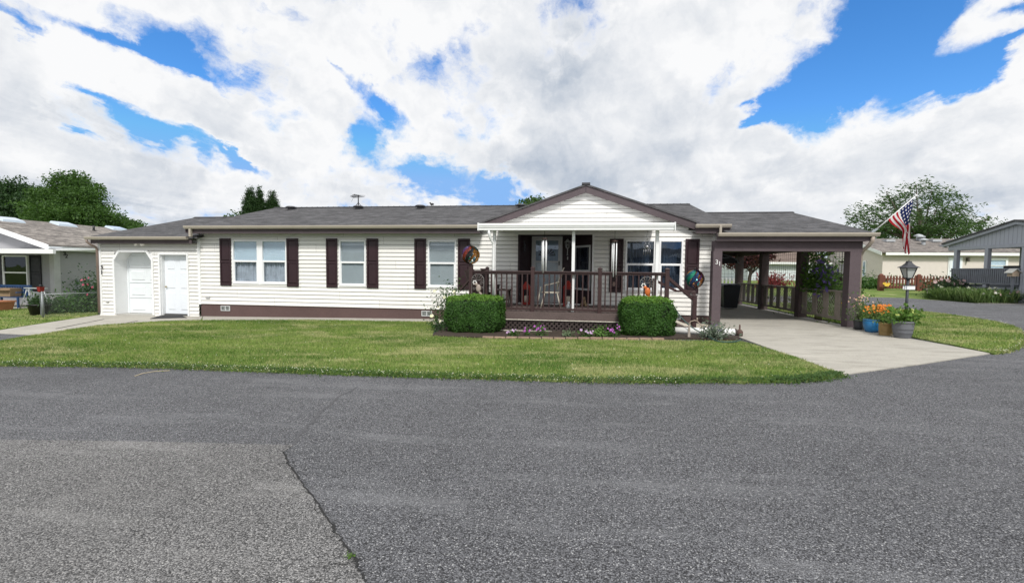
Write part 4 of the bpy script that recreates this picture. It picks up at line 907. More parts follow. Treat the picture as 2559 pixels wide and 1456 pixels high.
# walking stick leaning by the chair
p0, p1 = P(1342, 770, 11.3), P(1352, 716, 11.5)
tag(MB().tube([p0, p1], [.014, .018], 6).build('cane', M('cream_resin')), 'pale cane leaning against the railing left of the cream chair', 'cane')
# red lanterns
REDP = M('red_lantern_paint', (.30, .025, .018), .45, var=.2)
def lantern(px, ybot, ytop, y, label):
    x, _, z0 = P(px, ybot, y); z0 = DZ; h = P(px, ytop, y)[2]-z0; w = h*.17
    t_ = thing('lantern', label, 'lantern', (x, y, z0), 'red candle lanterns beside the front door')
    b = MB().box(x-w, x+w, y-w, y+w, z0, z0+h*.10).box(x-w, x+w, y-w, y+w, z0+h*.62, z0+h*.68)
    for sx in (-1, 1):
        for sy in (-1, 1): b.box(x+sx*w*.86-w*.14, x+sx*w*.86+w*.14, y+sy*w*.86-w*.14, y+sy*w*.86+w*.14, z0+h*.1, z0+h*.62)
    b.build('frame', REDP, t_)
    MB().hexa([(x-w*1.15, y-w*1.15, z0+h*.68), (x+w*1.15, y-w*1.15, z0+h*.68), (x+w*1.15, y+w*1.15, z0+h*.68), (x-w*1.15, y+w*1.15, z0+h*.68)], [(x-w*.35, y-w*.35, z0+h*.9), (x+w*.35, y-w*.35, z0+h*.9), (x+w*.35, y+w*.35, z0+h*.9), (x-w*.35, y+w*.35, z0+h*.9)]).box(x-w*.3, x+w*.3, y-w*.3, y+w*.3, z0+h*.9, z0+h*.94).build('roof', REDP, t_)
    MB().tube([(x+w*.4*math.cos(a), y, z0+h*.96+w*.4*math.sin(a)) for a in np.linspace(0, 2*math.pi, 13)], .006, 5, False).build('ring', BLACK, t_)
    MB().lathe([(w*.5, h*.1), (w*.5, h*.36), (.004, h*.37)], (x, y, z0), 12).build('candle', M('candle_wax', (.65, .60, .50), .5), t_)
lantern(1315.5, 753, 700, 13.2, 'red candle lantern on the porch left of the storm door')
lantern(1419.5, 757, 697, 12.9, 'red candle lantern on the porch right of the cream chair')
x, y = P(1421.5, 765, 11.5)[0], 11.5
tag(MB().lathe([(.055, 0), (.07, .02), (.072, .13), (.045, .17), (.03, .185), (.035, .235), (.02, .24)], (x, y, DZ), 16).build('milk_can', M('galvanised_can', (.45, .47, .48), .35, metal=.7, var=.2, vs_=12)), 'small silver can standing on the deck before the red lantern', 'can')
# little dog figurine (one continuous body)
x, y, z = P(1459, 757, 12.9)[0], 12.9, DZ
dg = bpy.data.meshes.new('dog_figurine'); vv = [(0, .03, .06), (0, 0, .13), (0, -.02, .19), (0, -.045, .235), (0, -.10, .225), (.035, -.03, .265), (-.035, -.03, .265), (.05, -.02, .07), (.055, -.08, .0), (-.05, -.02, .07), (-.055, -.08, 0.), (.07, .05, .03), (.09, -.02, .012), (-.07, .05, .03), (-.09, -.02, .012), (0, .11, .03), (.0, .15, .06)]
ee = [(0, 1), (1, 2), (2, 3), (3, 4), (3, 5), (3, 6), (1, 7), (7, 8), (1, 9), (9, 10), (0, 11), (11, 12), (0, 13), (13, 14), (0, 15), (15, 16)]
dg.from_pydata(vv, ee, []); do_ = bpy.data.objects.new('dog_figurine', dg); COL.objects.link(do_); do_.location = (x, y, z+.01)
sk = do_.modifiers.new('skin', 'SKIN'); rr = [.075, .065, .05, .055, .025, .018, .018, .03, .024, .03, .024, .045, .03, .045, .03, .02, .012]
for v_, r_ in zip(dg.skin_vertices[0].data, rr): v_.radius = (r_, r_)
dg.skin_vertices[0].data[0].use_root = True; ss = do_.modifiers.new('sub', 'SUBSURF'); ss.levels = ss.render_levels = 1
dgm = M('figurine_coat', (.28, .20, .12), .8, var=.7, vs_=16); dg.materials.append(dgm); tag(do_, 'small brown and cream sitting dog figurine by the side light', 'figurine')
# wrought iron bird ornaments in front of the railing
def bird_ornament(px, py, y, body, label, h):
    x, _, z = P(px, py, y); w = .155; t_ = thing('bird_ornament', label, 'garden ornament', (x, y, .3), 'arched bird ornaments on the railing')
    b = MB(); zb = z-.24; zt = z+.10
    arch = [(x-w, y, zb), (x-w, y, zt)]+[(x-w*math.cos(a), y, zt+w*math.sin(a)) for a in np.linspace(0, math.pi, 13)]+[(x+w, y, zt), (x+w, y, zb), (x-w, y, zb)]
    b.tube(arch, .008, 5, False).tube([(x-w, y, zt), (x+w, y, zt)], .006, 5)
    for k in range(1, 6): a = math.pi*k/6; b.tube([(x+.03*math.cos(a), y, zt+.03*math.sin(a)), (x+w*math.cos(a), y, zt+w*math.sin(a))], .005, 5)
    for (cx, cz, r0) in ((x+.09, zt-.08, .05), (x+.1, zt-.2, .045), (x-.09, zt-.22, .045)):
        b.tube([(cx+r0*(1-q/16)*math.cos(q*.55), y, cz+r0*(1-q/16)*math.sin(q*.55)) for q in range(15)], .006, 5)
    b.tube([(x, y, zb), (x, y, .2)], .008, 5)
    b.build('iron_frame', M('aged_iron', (.20, .19, .18), .6) if h else BLACK, t_)
    bd = MB().ball((x+.02, y-.012, zt-.20), .065, .03, .10, 10, 8).ball((x-.035, y-.012, zt-.10), .04, .026, .042).bar((x-.07, y-.012, zt-.10), (x-.115, y-.012, zt-.105), .015).quad((x+.05, y-.012, zt-.26), (x+.12, y-.014, zt-.34), (x+.06, y-.016, zt-.36), (x+.01, y-.012, zt-.28))
    bd.build('bird', M('bird_enamel_%d' % int(px), body, .4, var=.2), t_)
    fl_ = MB()
    for k in range(6): a = k*1.05; fl_.ball((x-.075+.04*math.cos(a), y-.014, zt-.055+.04*math.sin(a)), .02, .008, .02, 6, 4)
    fl_.build('flower', M('enamel_white', (.7, .7, .68), .4), t_)
bird_ornament(1434.5-1434.5+1194.5, 714-4, DY-.08, (.36, .30, .26), 'arched iron ornament with a white and brown bird behind the left hedge', 1)
bird_ornament(1616.5, 718, DY-.08, (.50, .13, .03), 'arched iron ornament with an orange bird behind the right hedge', 1)
x, _, z = P(1208, 676, DY); tag(MB().lathe([(.04, 0), (.075, .012), (.078, .05), (.06, .045)], (x, DY, 1.512), 14).build('bowl', M('dark_pot', (.05, .03, .03), .5)), 'small dark bowl on the top rail near the left spinner', 'bowl')

# ================================================================ HEDGES, BED AND SMALL THINGS IN FRONT
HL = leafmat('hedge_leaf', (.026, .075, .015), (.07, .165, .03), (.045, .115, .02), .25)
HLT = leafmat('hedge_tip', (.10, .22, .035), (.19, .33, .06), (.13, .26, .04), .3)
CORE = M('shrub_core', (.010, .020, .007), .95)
def hedge(px0, px1, ytop, yf, label, n=26000, seed=1):
    rng = np.random.default_rng(seed); x0, x1 = P(px0, 790, yf)[0], P(px1, 790, yf)[0]; zt = P((px0+px1)/2, ytop, yf+.1)[2]; z0 = gz(x0)
    hx, hy, hz = (x1-x0)/2, .52, (zt-z0)/2; c = np.array(((x0+x1)/2, yf+hy+.04, z0+hz)); t_ = thing('clipped_hedge', label, 'hedge', (c[0], c[1], z0), 'clipped box hedges in front of the deck')
    d_ = rng.normal(size=(n, 3)); d_ /= np.linalg.norm(d_, axis=1, keepdims=True); pw = 3.4+.7*seed
    def surf(d_): return d_/((np.abs(d_)**pw).sum(1, keepdims=True)**(1/pw))
    s = surf(d_); lum = 1+.045*np.sin(s[:, :1]*7+seed*2)*np.cos(s[:, 2:]*6+seed)+.04*np.sin(s[:, 1:2]*9+s[:, :1]*11+seed)+np.where(rng.random((n, 1)) < .04, rng.random((n, 1))*.09, 0)
    p = c+s*lum*np.array((hx, hy, hz))*(1-np.abs(rng.normal(0, .035, (n, 1)))+.012); p = p[p[:, 2] > z0+.01]
    nr = np.sign(p-c)*np.abs((p-c)/np.array((hx, hy, hz)))**3; nr /= np.linalg.norm(nr, axis=1, keepdims=True)
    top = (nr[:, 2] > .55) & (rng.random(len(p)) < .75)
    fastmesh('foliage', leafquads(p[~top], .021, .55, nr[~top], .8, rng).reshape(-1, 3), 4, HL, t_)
    pt_ = p[top]+np.array((0, 0, .012)); fastmesh('lit_top_leaves', leafquads(pt_+rng.normal(0, .012, pt_.shape), .022, .5, None, 1., rng).reshape(-1, 3), 4, HLT, t_)  # paler leaf colour paints the sunlit top of the hedge
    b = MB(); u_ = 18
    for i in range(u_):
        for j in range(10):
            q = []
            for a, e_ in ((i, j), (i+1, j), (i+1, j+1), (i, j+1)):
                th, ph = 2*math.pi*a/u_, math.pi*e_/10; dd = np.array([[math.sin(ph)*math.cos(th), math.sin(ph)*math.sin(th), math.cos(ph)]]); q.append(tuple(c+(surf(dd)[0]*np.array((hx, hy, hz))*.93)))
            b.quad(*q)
    b.build('dark_core', CORE, t_)  # near-black inner shell, its colour stands in for shade between the leaves
    sh = []
    for k in range(70):
        q = p[rng.integers(len(p))]
        if q[2] < c[2]: continue
        dv = np.array((rng.normal(0, .5), rng.normal(0, .5), 1.)); dv /= np.linalg.norm(dv); sh += [q+dv*.02*j+rng.normal(0, .008, 3) for j in range(1, 5)]
    fastmesh('stray_shoots', leafquads(np.array(sh), .017, .45, None, 1., rng).reshape(-1, 3), 4, HLT, t_)
hedge(1102, 1251, 742, 10.30, 'clipped box hedge at the left end of the porch lattice', seed=1)
hedge(1556, 1695, 748, 10.22, 'clipped box hedge at the right end of the porch lattice', seed=2)
bed = g2((1080, 842), (1206, 846), (1660, 851), (1700, 848), (1850, 852), (1846, 843), (1690, 838), (1560, 826), (1250, 822), (1110, 818))
sheet('flower_bed', bed, .042, M('bed_soil', (.045, .032, .024), .95, var=.5, vs_=9, grain=.6, gs=50), .03)
n = 15; e0, e1 = G(1206, 849), G(1662, 853.5)
for k in range(n):
    x0 = e0[0]+(e1[0]-e0[0])*k/n; x1 = e0[0]+(e1[0]-e0[0])*(k+1)/n-.018; y = e0[1]+(e1[1]-e0[1])*k/n+random.uniform(-.008, .008); h = .075+random.uniform(-.006, .006)
    MB().box(x0, x1, y, y+.07, gz(x0)-.02, gz(x0)+h).build('edging_brick', M('brick_edge', (.30, .21, .155), .9, var=.45, vs_=7, grain=.4, gs=40), None, .006).name
    tag(bpy.context.scene.objects[-1] if False else [o for o in COL.objects if o.name.startswith('edging_brick')][-1], 'weathered tan brick in the edging row before the flower bed', 'brick', 'bricks edging the flower bed')
def flower_plant(px, py, r, h, label, cat, petals=None, leaf=((.03, .08, .015), (.08, .17, .04)), nl=260, nf=16, fs=.028, group=None, name='petunia', z0=.04, y=None, at=None, lsize=.03):
    x, y, z = at or G(px, py); z = gz(x, y)+z0 if at is None else z; t_ = thing(name, label, cat, (x, y, z), group)
    p = RNG.normal(0, 1, (nl, 3))*np.array((r*.55, r*.45, h*.32))+np.array((x, y, z+h*.45)); p[:, 2] = np.maximum(p[:, 2], z+.01)
    fastmesh('leaves', leafquads(p, lsize, .5).reshape(-1, 3), 4, leafmat(name+'_leaf%.3f' % leaf[0][1], leaf[0], leaf[1]), t_)
    b = MB()
    for k in range(7): a = k*.9; b.tube([(x, y, z), (x+r*.4*math.cos(a), y+r*.4*math.sin(a), z+h*.7)], .004, 4)
    b.build('stems', M('plant_stem', (.06, .10, .03), .7), t_)
    if petals:
        fb_ = MB()
        for k in range(nf):
            cx, cy, cz = x+random.gauss(0, r*.5), y+random.gauss(0, r*.35)-r*.25, z+h*random.uniform(.5, 1.05); tl = Vector((random.gauss(0, .5), -1, random.uniform(.1, .9))).normalized(); a1 = tl.cross(Vector((0, 0, 1))).normalized(); a2 = tl.cross(a1); c = Vector((cx, cy, cz)); s = fs*random.uniform(.75, 1.25)
            rim = [c+(a1*math.cos(2*math.pi*q/10)+a2*math.sin(2*math.pi*q/10))*s*(1 if q % 2 else .8)+tl*s*.25 for q in range(10)]
            for q in range(10): fb_.quad(c, rim[q], rim[(q+1) % 10])
        fb_.build('blossoms', petals, t_)
    return t_
PET = leafmat('petunia_purple', (.30, .06, .36), (.50, .16, .50), None, .2); PETW = leafmat('petunia_pale', (.45, .25, .50), (.62, .45, .66), None, .2)
for px, py, r, h, pm, lab in ((1284, 842, .13, .13, PETW, 'sparse pale violet petunia nearest the left hedge'), (1317, 841, .09, .17, PET, 'upright magenta petunia left of the largest clump'), (1352, 841, .19, .22, PET, 'largest clump of magenta petunias in the flower bed'),
        (1467, 845, .15, .15, PETW, 'pale lilac petunia clump right of the lattice joint'), (1528, 845, .13, .17, PET, 'violet petunias between the green plant and the right hedge'), (1546, 842, .06, .24, PET, 'tall single-stemmed petunia touching the right hedge')):
    flower_plant(px, py, r, h, lab, 'petunia', pm, group='petunias in the flower bed', nf=int(55*r+3), nl=int(900*r), fs=.024)
flower_plant(1420, 844, .14, .12, 'low grey green seedling clump in the middle of the flower bed', 'plant', None, ((.08, .12, .06), (.18, .24, .14)), 150, name='bedding_plant')
flower_plant(1500, 845, .17, .20, 'leafy light green plant without flowers in the flower bed', 'plant', None, ((.06, .14, .03), (.14, .26, .06)), 300, name='bedding_plant')
flower_plant(1785, 848, .30, .30, 'grey green lavender growing before the white pipe', 'lavender', leafmat('lavender_bloom', (.12, .09, .2), (.2, .16, .3)), ((.07, .10, .07), (.16, .2, .15)), 600, 20, .012, name='lavender', lsize=.035)
# white and yellow rose bush behind the left hedge
ROSE = leafmat('rose_cream', (.70, .66, .40), (.82, .80, .62), None, .2)
x, y, z = P(1110, 800, 11.6)[0], 11.3, 0.0
flower_plant(0, 0, .46, 1.0, 'rose bush with cream roses behind the left hedge', 'rose bush', ROSE, ((.02, .055, .015), (.05, .11, .03)), 1700, 9, .045, name='rose_bush', at=(P(1128, 790, 11.5)[0], 11.5, 0.), lsize=.035)
flower_plant(0, 0, .22, .36, 'small cream rose shoot at the left foot of the left hedge', 'rose', ROSE, ((.02, .055, .015), (.05, .11, .03)), 260, 5, .045, name='rose_bush', at=(P(1092, 818, 10.7)[0], 10.7, -.01), lsize=.03)
# white pipe lying on the ground, hose, stakes
p0, p1 = G(1692, 836), G(1836, 841); r = .082; pw_ = M('white_pipe', (.78, .78, .76), .6, var=.08, vs_=4, dirt=.15)
t_ = thing('drain_pipe', 'thick white pipe lying on the ground between hedge and driveway', 'pipe', (p0[0], p0[1], gz(p0[0])))
MB().tube([(p0[0]-.15, p0[1], gz(p0[0])+r+.02), (p1[0], p1[1], gz(p1[0])+r+.02)], r, 18).build('pipe', pw_, t_)
MB().tube([(p1[0], p1[1], gz(p1[0])+r+.02), (p1[0]+.03, p1[1], gz(p1[0])+r+.02)], r*1.04, 18).build('end_ring', M('ring_dark', (.05, .04, .035), .7), t_)
x, y = p1[0]+.10, p1[1]-.02
tag(MB().lathe([(.07, 0), (.075, .1), (.05, .14), (.02, .15), (.018, .25), (.004, .27)], (x, y, gz(x)+.02), 10).build('hose_guide', M('rusty_iron', (.09, .055, .045), .8)), 'rusty hose guide stake at the end of the white pipe', 'stake')
hz = []
for px, py, h_ in ((1688, 770, .45), (1698, 790, .34), (1715, 812, .22), (1745, 832, .16), (1775, 845, .10), (1800, 851, .04), (1825, 853, .04), (1850, 850, .04)):
    q = G(px, py, h_) ; hz.append((q[0], min(q[1], 11.2) if px < 1750 else q[1], q[2]))
hz = [P(1686, 768, 10.9), P(1700, 789, 10.85), P(1718, 808, 10.75), P(1740, 824, 10.6), P(1765, 837, 10.4), G(1790, 851, .06), G(1815, 854, .06), G(1840, 853, .06), G(1852, 848, .06)]
sm = []
for k in range(len(hz)-1):
    for f in (0, .25, .5, .75): 
        pm1 = Vector(hz[max(k-1, 0)]); p0_ = Vector(hz[k]); p1_ = Vector(hz[k+1]); p2_ = Vector(hz[min(k+2, len(hz)-1)])
        sm.append(.5*((2*p0_)+(p1_-pm1)*f+(2*pm1-5*p0_+4*p1_-p2_)*f*f+(3*p0_-pm1-3*p1_+p2_)*f**3))
sm.append(Vector(hz[-1])); tag(MB().tube(sm, .013, 7).build('garden_hose', M('hose_green', (.03, .08, .075), .4)), 'dark green hose curving from the right hedge to the driveway edge', 'hose')
x, y, _ = G(1722, 846); tag(MB().hexa([(x-.03, y-.012, gz(x)), (x+.03, y-.012, gz(x)), (x+.03, y+.012, gz(x)), (x-.03, y+.012, gz(x))], [(x-.02, y-.012, gz(x)+.30), (x+.015, y-.012, gz(x)+.33), (x+.015, y+.012, gz(x)+.33), (x-.02, y+.012, gz(x)+.30)]).build('wooden_stake', M('grey_stake', (.33, .29, .25), .85, grain=.4)), 'short weathered wooden stake in front of the white pipe', 'stake')
# cloth strap round the stair post
b = MB().tube([(SX-.16, SY-.06, .22), (SX-.09, SY-.08, .31), (SX, SY-.07, .335), (SX+.06, SY-.06, .32), (SX+.14, SY-.08, .24), (SX+.19, SY-.09, .19)], .014, 6).tube([(SX+.06, SY-.06, .32), (SX+.06, SY-.07, .40)], .016, 6)
tag(b.build('garden_tie', M('tie_cloth', (.34, .28, .23), .9)), 'frayed cloth tie wrapped round the short stair post', 'tie')
p = g2((375, 798), (468, 795.5), (455, 790.5), (400, 790.5)); me = MB().hexa([(x, y, gz(x)+.019) for x, y in p], [(x, y, gz(x)+.032) for x, y in p]).build('door_mat', M('mat_black', (.025, .025, .027), .95)); tag(me, 'black door mat on the concrete before the white side door', 'door mat')
# aerial and bird on the ridge
x, y, z = P(896, 516, 17.5)[0], 17.5, ZR
t_ = thing('roof_aerial', 'small dark television aerial standing on the roof ridge', 'aerial', (x, y, z)); h = P(896, 487, 17.5)[2]-z
MB().tube([(x, y, z-.05), (x, y, z+h)], .022, 6).build('mast', BLACK, t_)
for a in (-.16, .16): MB().tube([(x+a, y, z), (x, y, z+h*.38)], .012, 5).build('brace', BLACK, t_)
b = MB().tube([(x-.26, y-.05, z+h*.80), (x+.06, y, z+h*.93)], .012, 5)
for k in range(7): f = k/6; cx, cz = x-.25+.30*f, z+h*(.81+.12*f); b.tube([(cx-.03-.06*f, y-.15-.12*f, cz+.02), (cx+.03+.06*f, y+.15+.12*f, cz-.01)], .008, 4)
for s_ in (-1, 1): b.tube([(x, y, z+h*.98), (x+s_*.28, y+.05, z+h*(.98-.03*s_))], .006, 4)
b.tube([(x-.2, y, z+h*.84), (x-.3, y, z+h*.45)], .005, 4); b.build('aerial_array', BLACK, t_)
x, y, z = P(1079, 513, 17.5)[0], 17.5, ZR+.03
tag(MB().ball((x+.02, y, z+.06), .085, .045, .045, 8, 6).ball((x-.055, y, z+.11), .03).bar((x-.08, y, z+.11), (x-.115, y, z+.105), .012).quad((x+.08, y-.02, z+.06), (x+.17, y-.02, z+.03), (x+.17, y+.02, z+.03), (x+.08, y+.02, z+.06)).bar((x, y-.012, z+.03), (x, y-.012, z-.01), .008).bar((x, y+.012, z+.03), (x, y+.012, z-.01), .008).build('bird', M('bird_dark', (.02, .02, .022), .7)), 'small dark bird perched on the roof ridge', 'bird')

# ================================================================ CARPORT
CX1 = 7.30; CZ = lambda y: 2.50+(y-12.5)*(3.68-2.50)/(17.2-12.5)
cp_ = thing('carport', 'open plum-brown carport with shingled roof and lattice side wall', 'carport', (5.7, 14.5, .08))
slab('roof', [(XR+.06, 12.5, 2.565), (7.66, 12.5, 2.565), (7.74, 17.2, 3.68), (XR+.06, 17.2, 3.68)], ROOF, cp_, .07)
slab('roof', [(XR+.06, 17.2, 3.679), (7.74, 17.2, 3.679), (7.66, 21.9, 2.565), (XR+.06, 21.9, 2.565)], ROOF, cp_, .07)
MB().prismx([(17.05, 3.66), (17.2, 3.715), (17.35, 3.66)], XR+.1, 7.76).build('ridge_cap', M('ridge_shingle'), cp_)
MB().prismx([(12.6, 2.36), (21.8, 2.36), (21.8, 2.44), (17.2, 3.58), (12.6, 2.44)], 7.44, 7.47).build('gable_end', STUCCO_BROWN, cp_)
gutter(3.80, 7.66, 12.38, 2.475, cp_, .095, .11)
MB().box(3.78, 7.55, 12.49, 12.53, 2.36, 2.56).build('fascia', BROWN, cp_)
MB().box(3.78, 7.43, 12.66, 12.94, 2.10, 2.38).build('beam', STUCCO_BROWN, cp_, .006)
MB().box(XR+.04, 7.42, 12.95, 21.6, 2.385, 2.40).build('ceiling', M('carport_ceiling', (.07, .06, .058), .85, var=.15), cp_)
pxl = P(1781, 700, 12.66)[0]
MB().box(pxl, P(1803.5, 700, 12.66)[0], 12.66, 12.90, .0, 2.10).build('post', STUCCO_BROWN, cp_, .006)
MB().box(7.14, 7.41, 12.66, 12.93, .05, 2.10).build('post', STUCCO_BROWN, cp_, .006)
POSTW = M('carport_post', (.085, .062, .062), .85, var=.15, grain=.25)
PYS = [12.66, 15.13, 17.99, 20.53]
for y in PYS[1:]: MB().box(7.1, 7.36, y, y+.26, .05, 2.385).build('post', POSTW, cp_, .006)
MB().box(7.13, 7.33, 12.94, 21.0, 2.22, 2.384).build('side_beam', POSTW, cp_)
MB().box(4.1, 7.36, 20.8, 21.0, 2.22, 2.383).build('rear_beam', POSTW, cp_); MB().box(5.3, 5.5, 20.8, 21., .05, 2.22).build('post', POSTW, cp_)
for k in range(3):
    y0, y1 = PYS[k]+.26, PYS[k+1]; lo = 1.02; xw = 7.2
    MB().box(xw-.07, xw+.09, y0, y1, lo, lo+.045).build('cap_rail', CARWOOD, cp_); MB().box(xw-.02, xw+.05, y0, y1, .26, .33).build('foot_rail', CARWOOD, cp_)
    n = 4
    for j in range(n+1 if k else n):
        yy = y0+.12+(y1-y0-.45)*j/(n if k else n-1) if True else 0
        MB().box(xw-.035, xw-.012, yy, yy+.26, .33, lo).build('slat', CARWOOD, cp_)
    lattice(y0, y1, .33, lo, xw, cp_, CARWOOD, .013, .115, 'lattice_panel', 'y')
    b = MB(); z = lo+.06; 
    while z < 2.22: b.tube([(xw+.03, y0, z), (xw+.03, y1, z)], .0042, 4, False); z += .15
    y = y0+.08
    while y < y1: b.tube([(xw+.03, y, lo+.045), (xw+.03, y, 2.22)], .0042, 4, False); y += .15
    b.build('wire_grid', M('grid_wire', (.06, .055, .05), .6), cp_)
b = MB()
for yy in np.arange(4.3, 7.1, .15): b.tube([(yy, 20.9, 1.0), (yy, 20.9, 2.22)], .0042, 4, False)
for zz in np.arange(1.0, 2.2, .15): b.tube([(4.2, 20.9, zz), (7.1, 20.9, zz)], .0042, 4, False)
b.build('wire_grid', M('grid_wire'), cp_); MB().box(4.15, 7.1, 20.85, 20.95, .95, 1.0).build('cap_rail', CARWOOD, cp_)
x = 7.47
MB().tube([(x+.06, 12.45, 2.47), (x+.06, 12.47, 2.36), (x+.03, 12.56, 2.24), (x-.01, 12.7, 2.13), (x-.02, 12.76, 2.0), (x-.02, 12.76, .1)], .045, 8).build('downspout', M('tan_downspout', (.37, .31, .26), .5), cp_)
for ch_, px, py in (('3', 1791.5, 655), ('1', 1798.5, 659)):
    q = P(px, py, 12.655); text_mesh('house_number', ch_, .17, M('white_numeral', (.8, .8, .78), .5), cp_, (q[0], 12.652, q[2]), (R(90), 0, 0))
b = P(1700, 600, 13.35); MB().box(P(1799, 575, 12.9)[0]-.0, P(1799, 575, 12.9)[0]+.06, 12.9, 12.96, 2.55, 2.80).build('downspout', GUT, home)
# dustbin
x, y = P(1822, 740, 18.2)[0], 18.2
t_ = thing('dustbin', 'black wheeled dustbin standing at the back of the carport', 'dustbin', (x, y, gz(x)+.02)); z = gz(x)+.02; BB = M('black_bin', (.014, .016, .022), .45)
MB().hexa([(x-.24, y-.26, z+.05), (x+.24, y-.26, z+.05), (x+.24, y+.26, z+.05), (x-.24, y+.26, z+.05)], [(x-.31, y-.33, z+.88), (x+.31, y-.33, z+.88), (x+.31, y+.33, z+.88), (x-.31, y+.33, z+.88)]).build('body', BB, t_, .02)
MB().hexa([(x-.33, y-.36, z+.88), (x+.33, y-.36, z+.88), (x+.33, y+.36, z+.88), (x-.33, y+.36, z+.88)], [(x-.28, y-.30, z+.95), (x+.28, y-.30, z+.95), (x+.28, y+.33, z+.98), (x-.28, y+.33, z+.98)]).build('lid', M('bin_lid', (.03, .033, .04), .4), t_, .01)
for s_ in (-1, 1): MB().tube([(x+s_*.25, y+.3, z+.1), (x+s_*.31, y+.3, z+.1)], .1, 12).build('wheel', BLACK, t_)
# clematis on the first carport panel
VL = leafmat('clematis_leaf', (.035, .09, .018), (.12, .22, .045), (.07, .15, .03), .35); VB = leafmat('clematis_flower', (.10, .07, .26), (.20, .15, .40), None, .2)
t_ = thing('clematis', 'clematis vine with purple flowers climbing the carport wire panel', 'clematis', (7.35, 14.4, .05))
n = 3200; yy = RNG.normal(14.35, .42, n); zz = .95+np.abs(RNG.normal(0, .42, n)); k_ = RNG.random(n) < .22; zz[k_] = RNG.uniform(1.3, 2.25, k_.sum()); yy[k_] = RNG.normal(14.65, .22, k_.sum())
pp = np.stack([7.32+RNG.normal(0, .13, n), np.clip(yy, 13.1, 15.1), np.minimum(zz, 2.3)], 1); fastmesh('leaves', leafquads(pp, .045, .55).reshape(-1, 3), 4, VL, t_)
n = 120; pp = np.stack([7.2+RNG.normal(0, .10, n), 13.95+RNG.normal(0, .30, n)+.0, 1.45+RNG.normal(0, .28, n)], 1); fastmesh('blossoms', leafquads(pp, .06, .6).reshape(-1, 3), 4, VB, t_)
b = MB()
for k in range(7): b.tube([(7.32, 14.4+.05*k-.15, .05), (7.34, 14.3+.1*k-.2, .6), (7.33, 14.0+.17*k-.2, 1.2), (7.32, 14.1+.15*k, 1.9)], [.014, .012, .009, .005], 5)
b.build('stems', M('vine_stem', (.08, .06, .04), .9), t_)
q = P(2104, 637, 12.95); x = q[0]; y = 13.1; x = P(2104, 650, y)[0]
chime('wind_chime', 2104, 630, 655, 683, y, 4, 'short white wind chime with a dark cutout hanging under the carport beam', 2.38, .04)
# flag on its pole
x0, z0 = 7.70, 2.56; yf = 12.42
pA, pB = P(2186, 577, yf), P(2290, 489, 12.2); pA, pB = Vector(pA), Vector(pB)
t_ = thing('flag', 'striped national flag drooping from a white pole on the carport corner', 'flag', tuple(pA))
MB().tube([pA, pB], .015, 8).ball(tuple(pB), .03).build('pole', M('white_pole', (.8, .8, .8), .35), t_)
MB().bar(pA+Vector((-.05, .02, -.03)), pA+(pB-pA)*.06, .05).build('bracket', GALV, t_)
hA, hB = pA+(pB-pA)*.92, pA+(pB-pA)*.33
fm = MB(); NU, NV = 39, 36; anc = Vector(P(2257, 600, yf))
def FP(u, v):
    p = hA.lerp(hB, u); s = min(1, v*1.9); s = s*s*(3-2*s)
    zt_ = p.z-1.38*v*(1-.47*u); xt = p.x+(anc.x-p.x)*s*(.86)+.055*(u-.5)*s
    f = math.sin(u*15+v*2.5)*.045*s+math.sin(u*5+v*5)*.05*v
    return (xt+.03*math.sin(v*6+u*3)*v, p.y-.02+f*1.3, zt_+.04*math.sin(u*9)*v)
for i in range(NU):
    for j in range(NV):
        c4 = [(i/NU, j/NV), ((i+1)/NU, j/NV), ((i+1)/NU, (j+1)/NV), (i/NU, (j+1)/NV)]
        fm.quad(*[FP(*c) for c in c4], smooth=True, uv=c4)
m_, t, out = new_mat('flag_cloth'); u_, v_, _ = t.sep(uvn(t))
st = t.math('MODULO', t.math('FLOOR', u_*13.), 2.); red, wht, blu = (.42, .022, .035), (.78, .76, .75), (.018, .028, .11)
c = t.mix(st, red, wht); can = t.math('MULTIPLY', t.math('LESS_THAN', u_, 7/13), t.math('LESS_THAN', v_, .40))
sa = t.math('FRACT', u_*(13/7*4.5))-.5; sb = t.math('FRACT', v_*(5.5/.4))-.5; star = t.math('LESS_THAN', sa*sa+sb*sb, .06)
c = t.mix(can, c, t.mix(star, blu, wht)); bs = t.node('ShaderNodeBsdfDiffuse'); t.put(bs.inputs[0], c); tr = t.node('ShaderNodeBsdfTranslucent'); t.put(tr.inputs[0], c); mx = t.node('ShaderNodeMixShader'); mx.inputs[0].default_value = .3
m_.node_tree.links.new(bs.outputs[0], mx.inputs[1]); m_.node_tree.links.new(tr.outputs[0], mx.inputs[2]); m_.node_tree.links.new(mx.outputs[0], out.inputs[0])
fm.build('cloth', m_, t_)
# flower pots beside the carport post
ORF = leafmat('orange_daisy', (.60, .14, .02), (.75, .28, .04), None, .2); PKF = leafmat('mixed_bloom', (.55, .22, .12), (.65, .5, .4), None, .2)
def pot(px, py, wpx, ytop, prof, mat, label, name='flower_pot', rimc=None):
    x, y, _ = G(px, py); z = gz(x)+.025; d_ = Vector(ray(px, py)).length; r = wpx/2/FPX*y/ray(px, py)[1]*FPX*.86 if False else None
    xa, xb = P(px-wpx/2, py, y)[0], P(px+wpx/2, py, y)[0]; r = (xb-xa)/2*.86; x = P(px, py, y+r*.8)[0]; h = P(px, ytop, y)[2]-z
    t_ = thing(name, label, 'flower pot', (x, y+r*.8, z), 'flower pots beside the carport post'); y = y+r*.8
    MB().lathe([(a*r, c_*h) for a, c_ in prof], (x, y, z), 28).build('pot', mat, t_); MB().lathe([(.02, h*.93), (r*.86, h*.93)], (x, y, z), 20, False).build('soil', M('bed_soil'), t_)
    return x, y, z, r, h
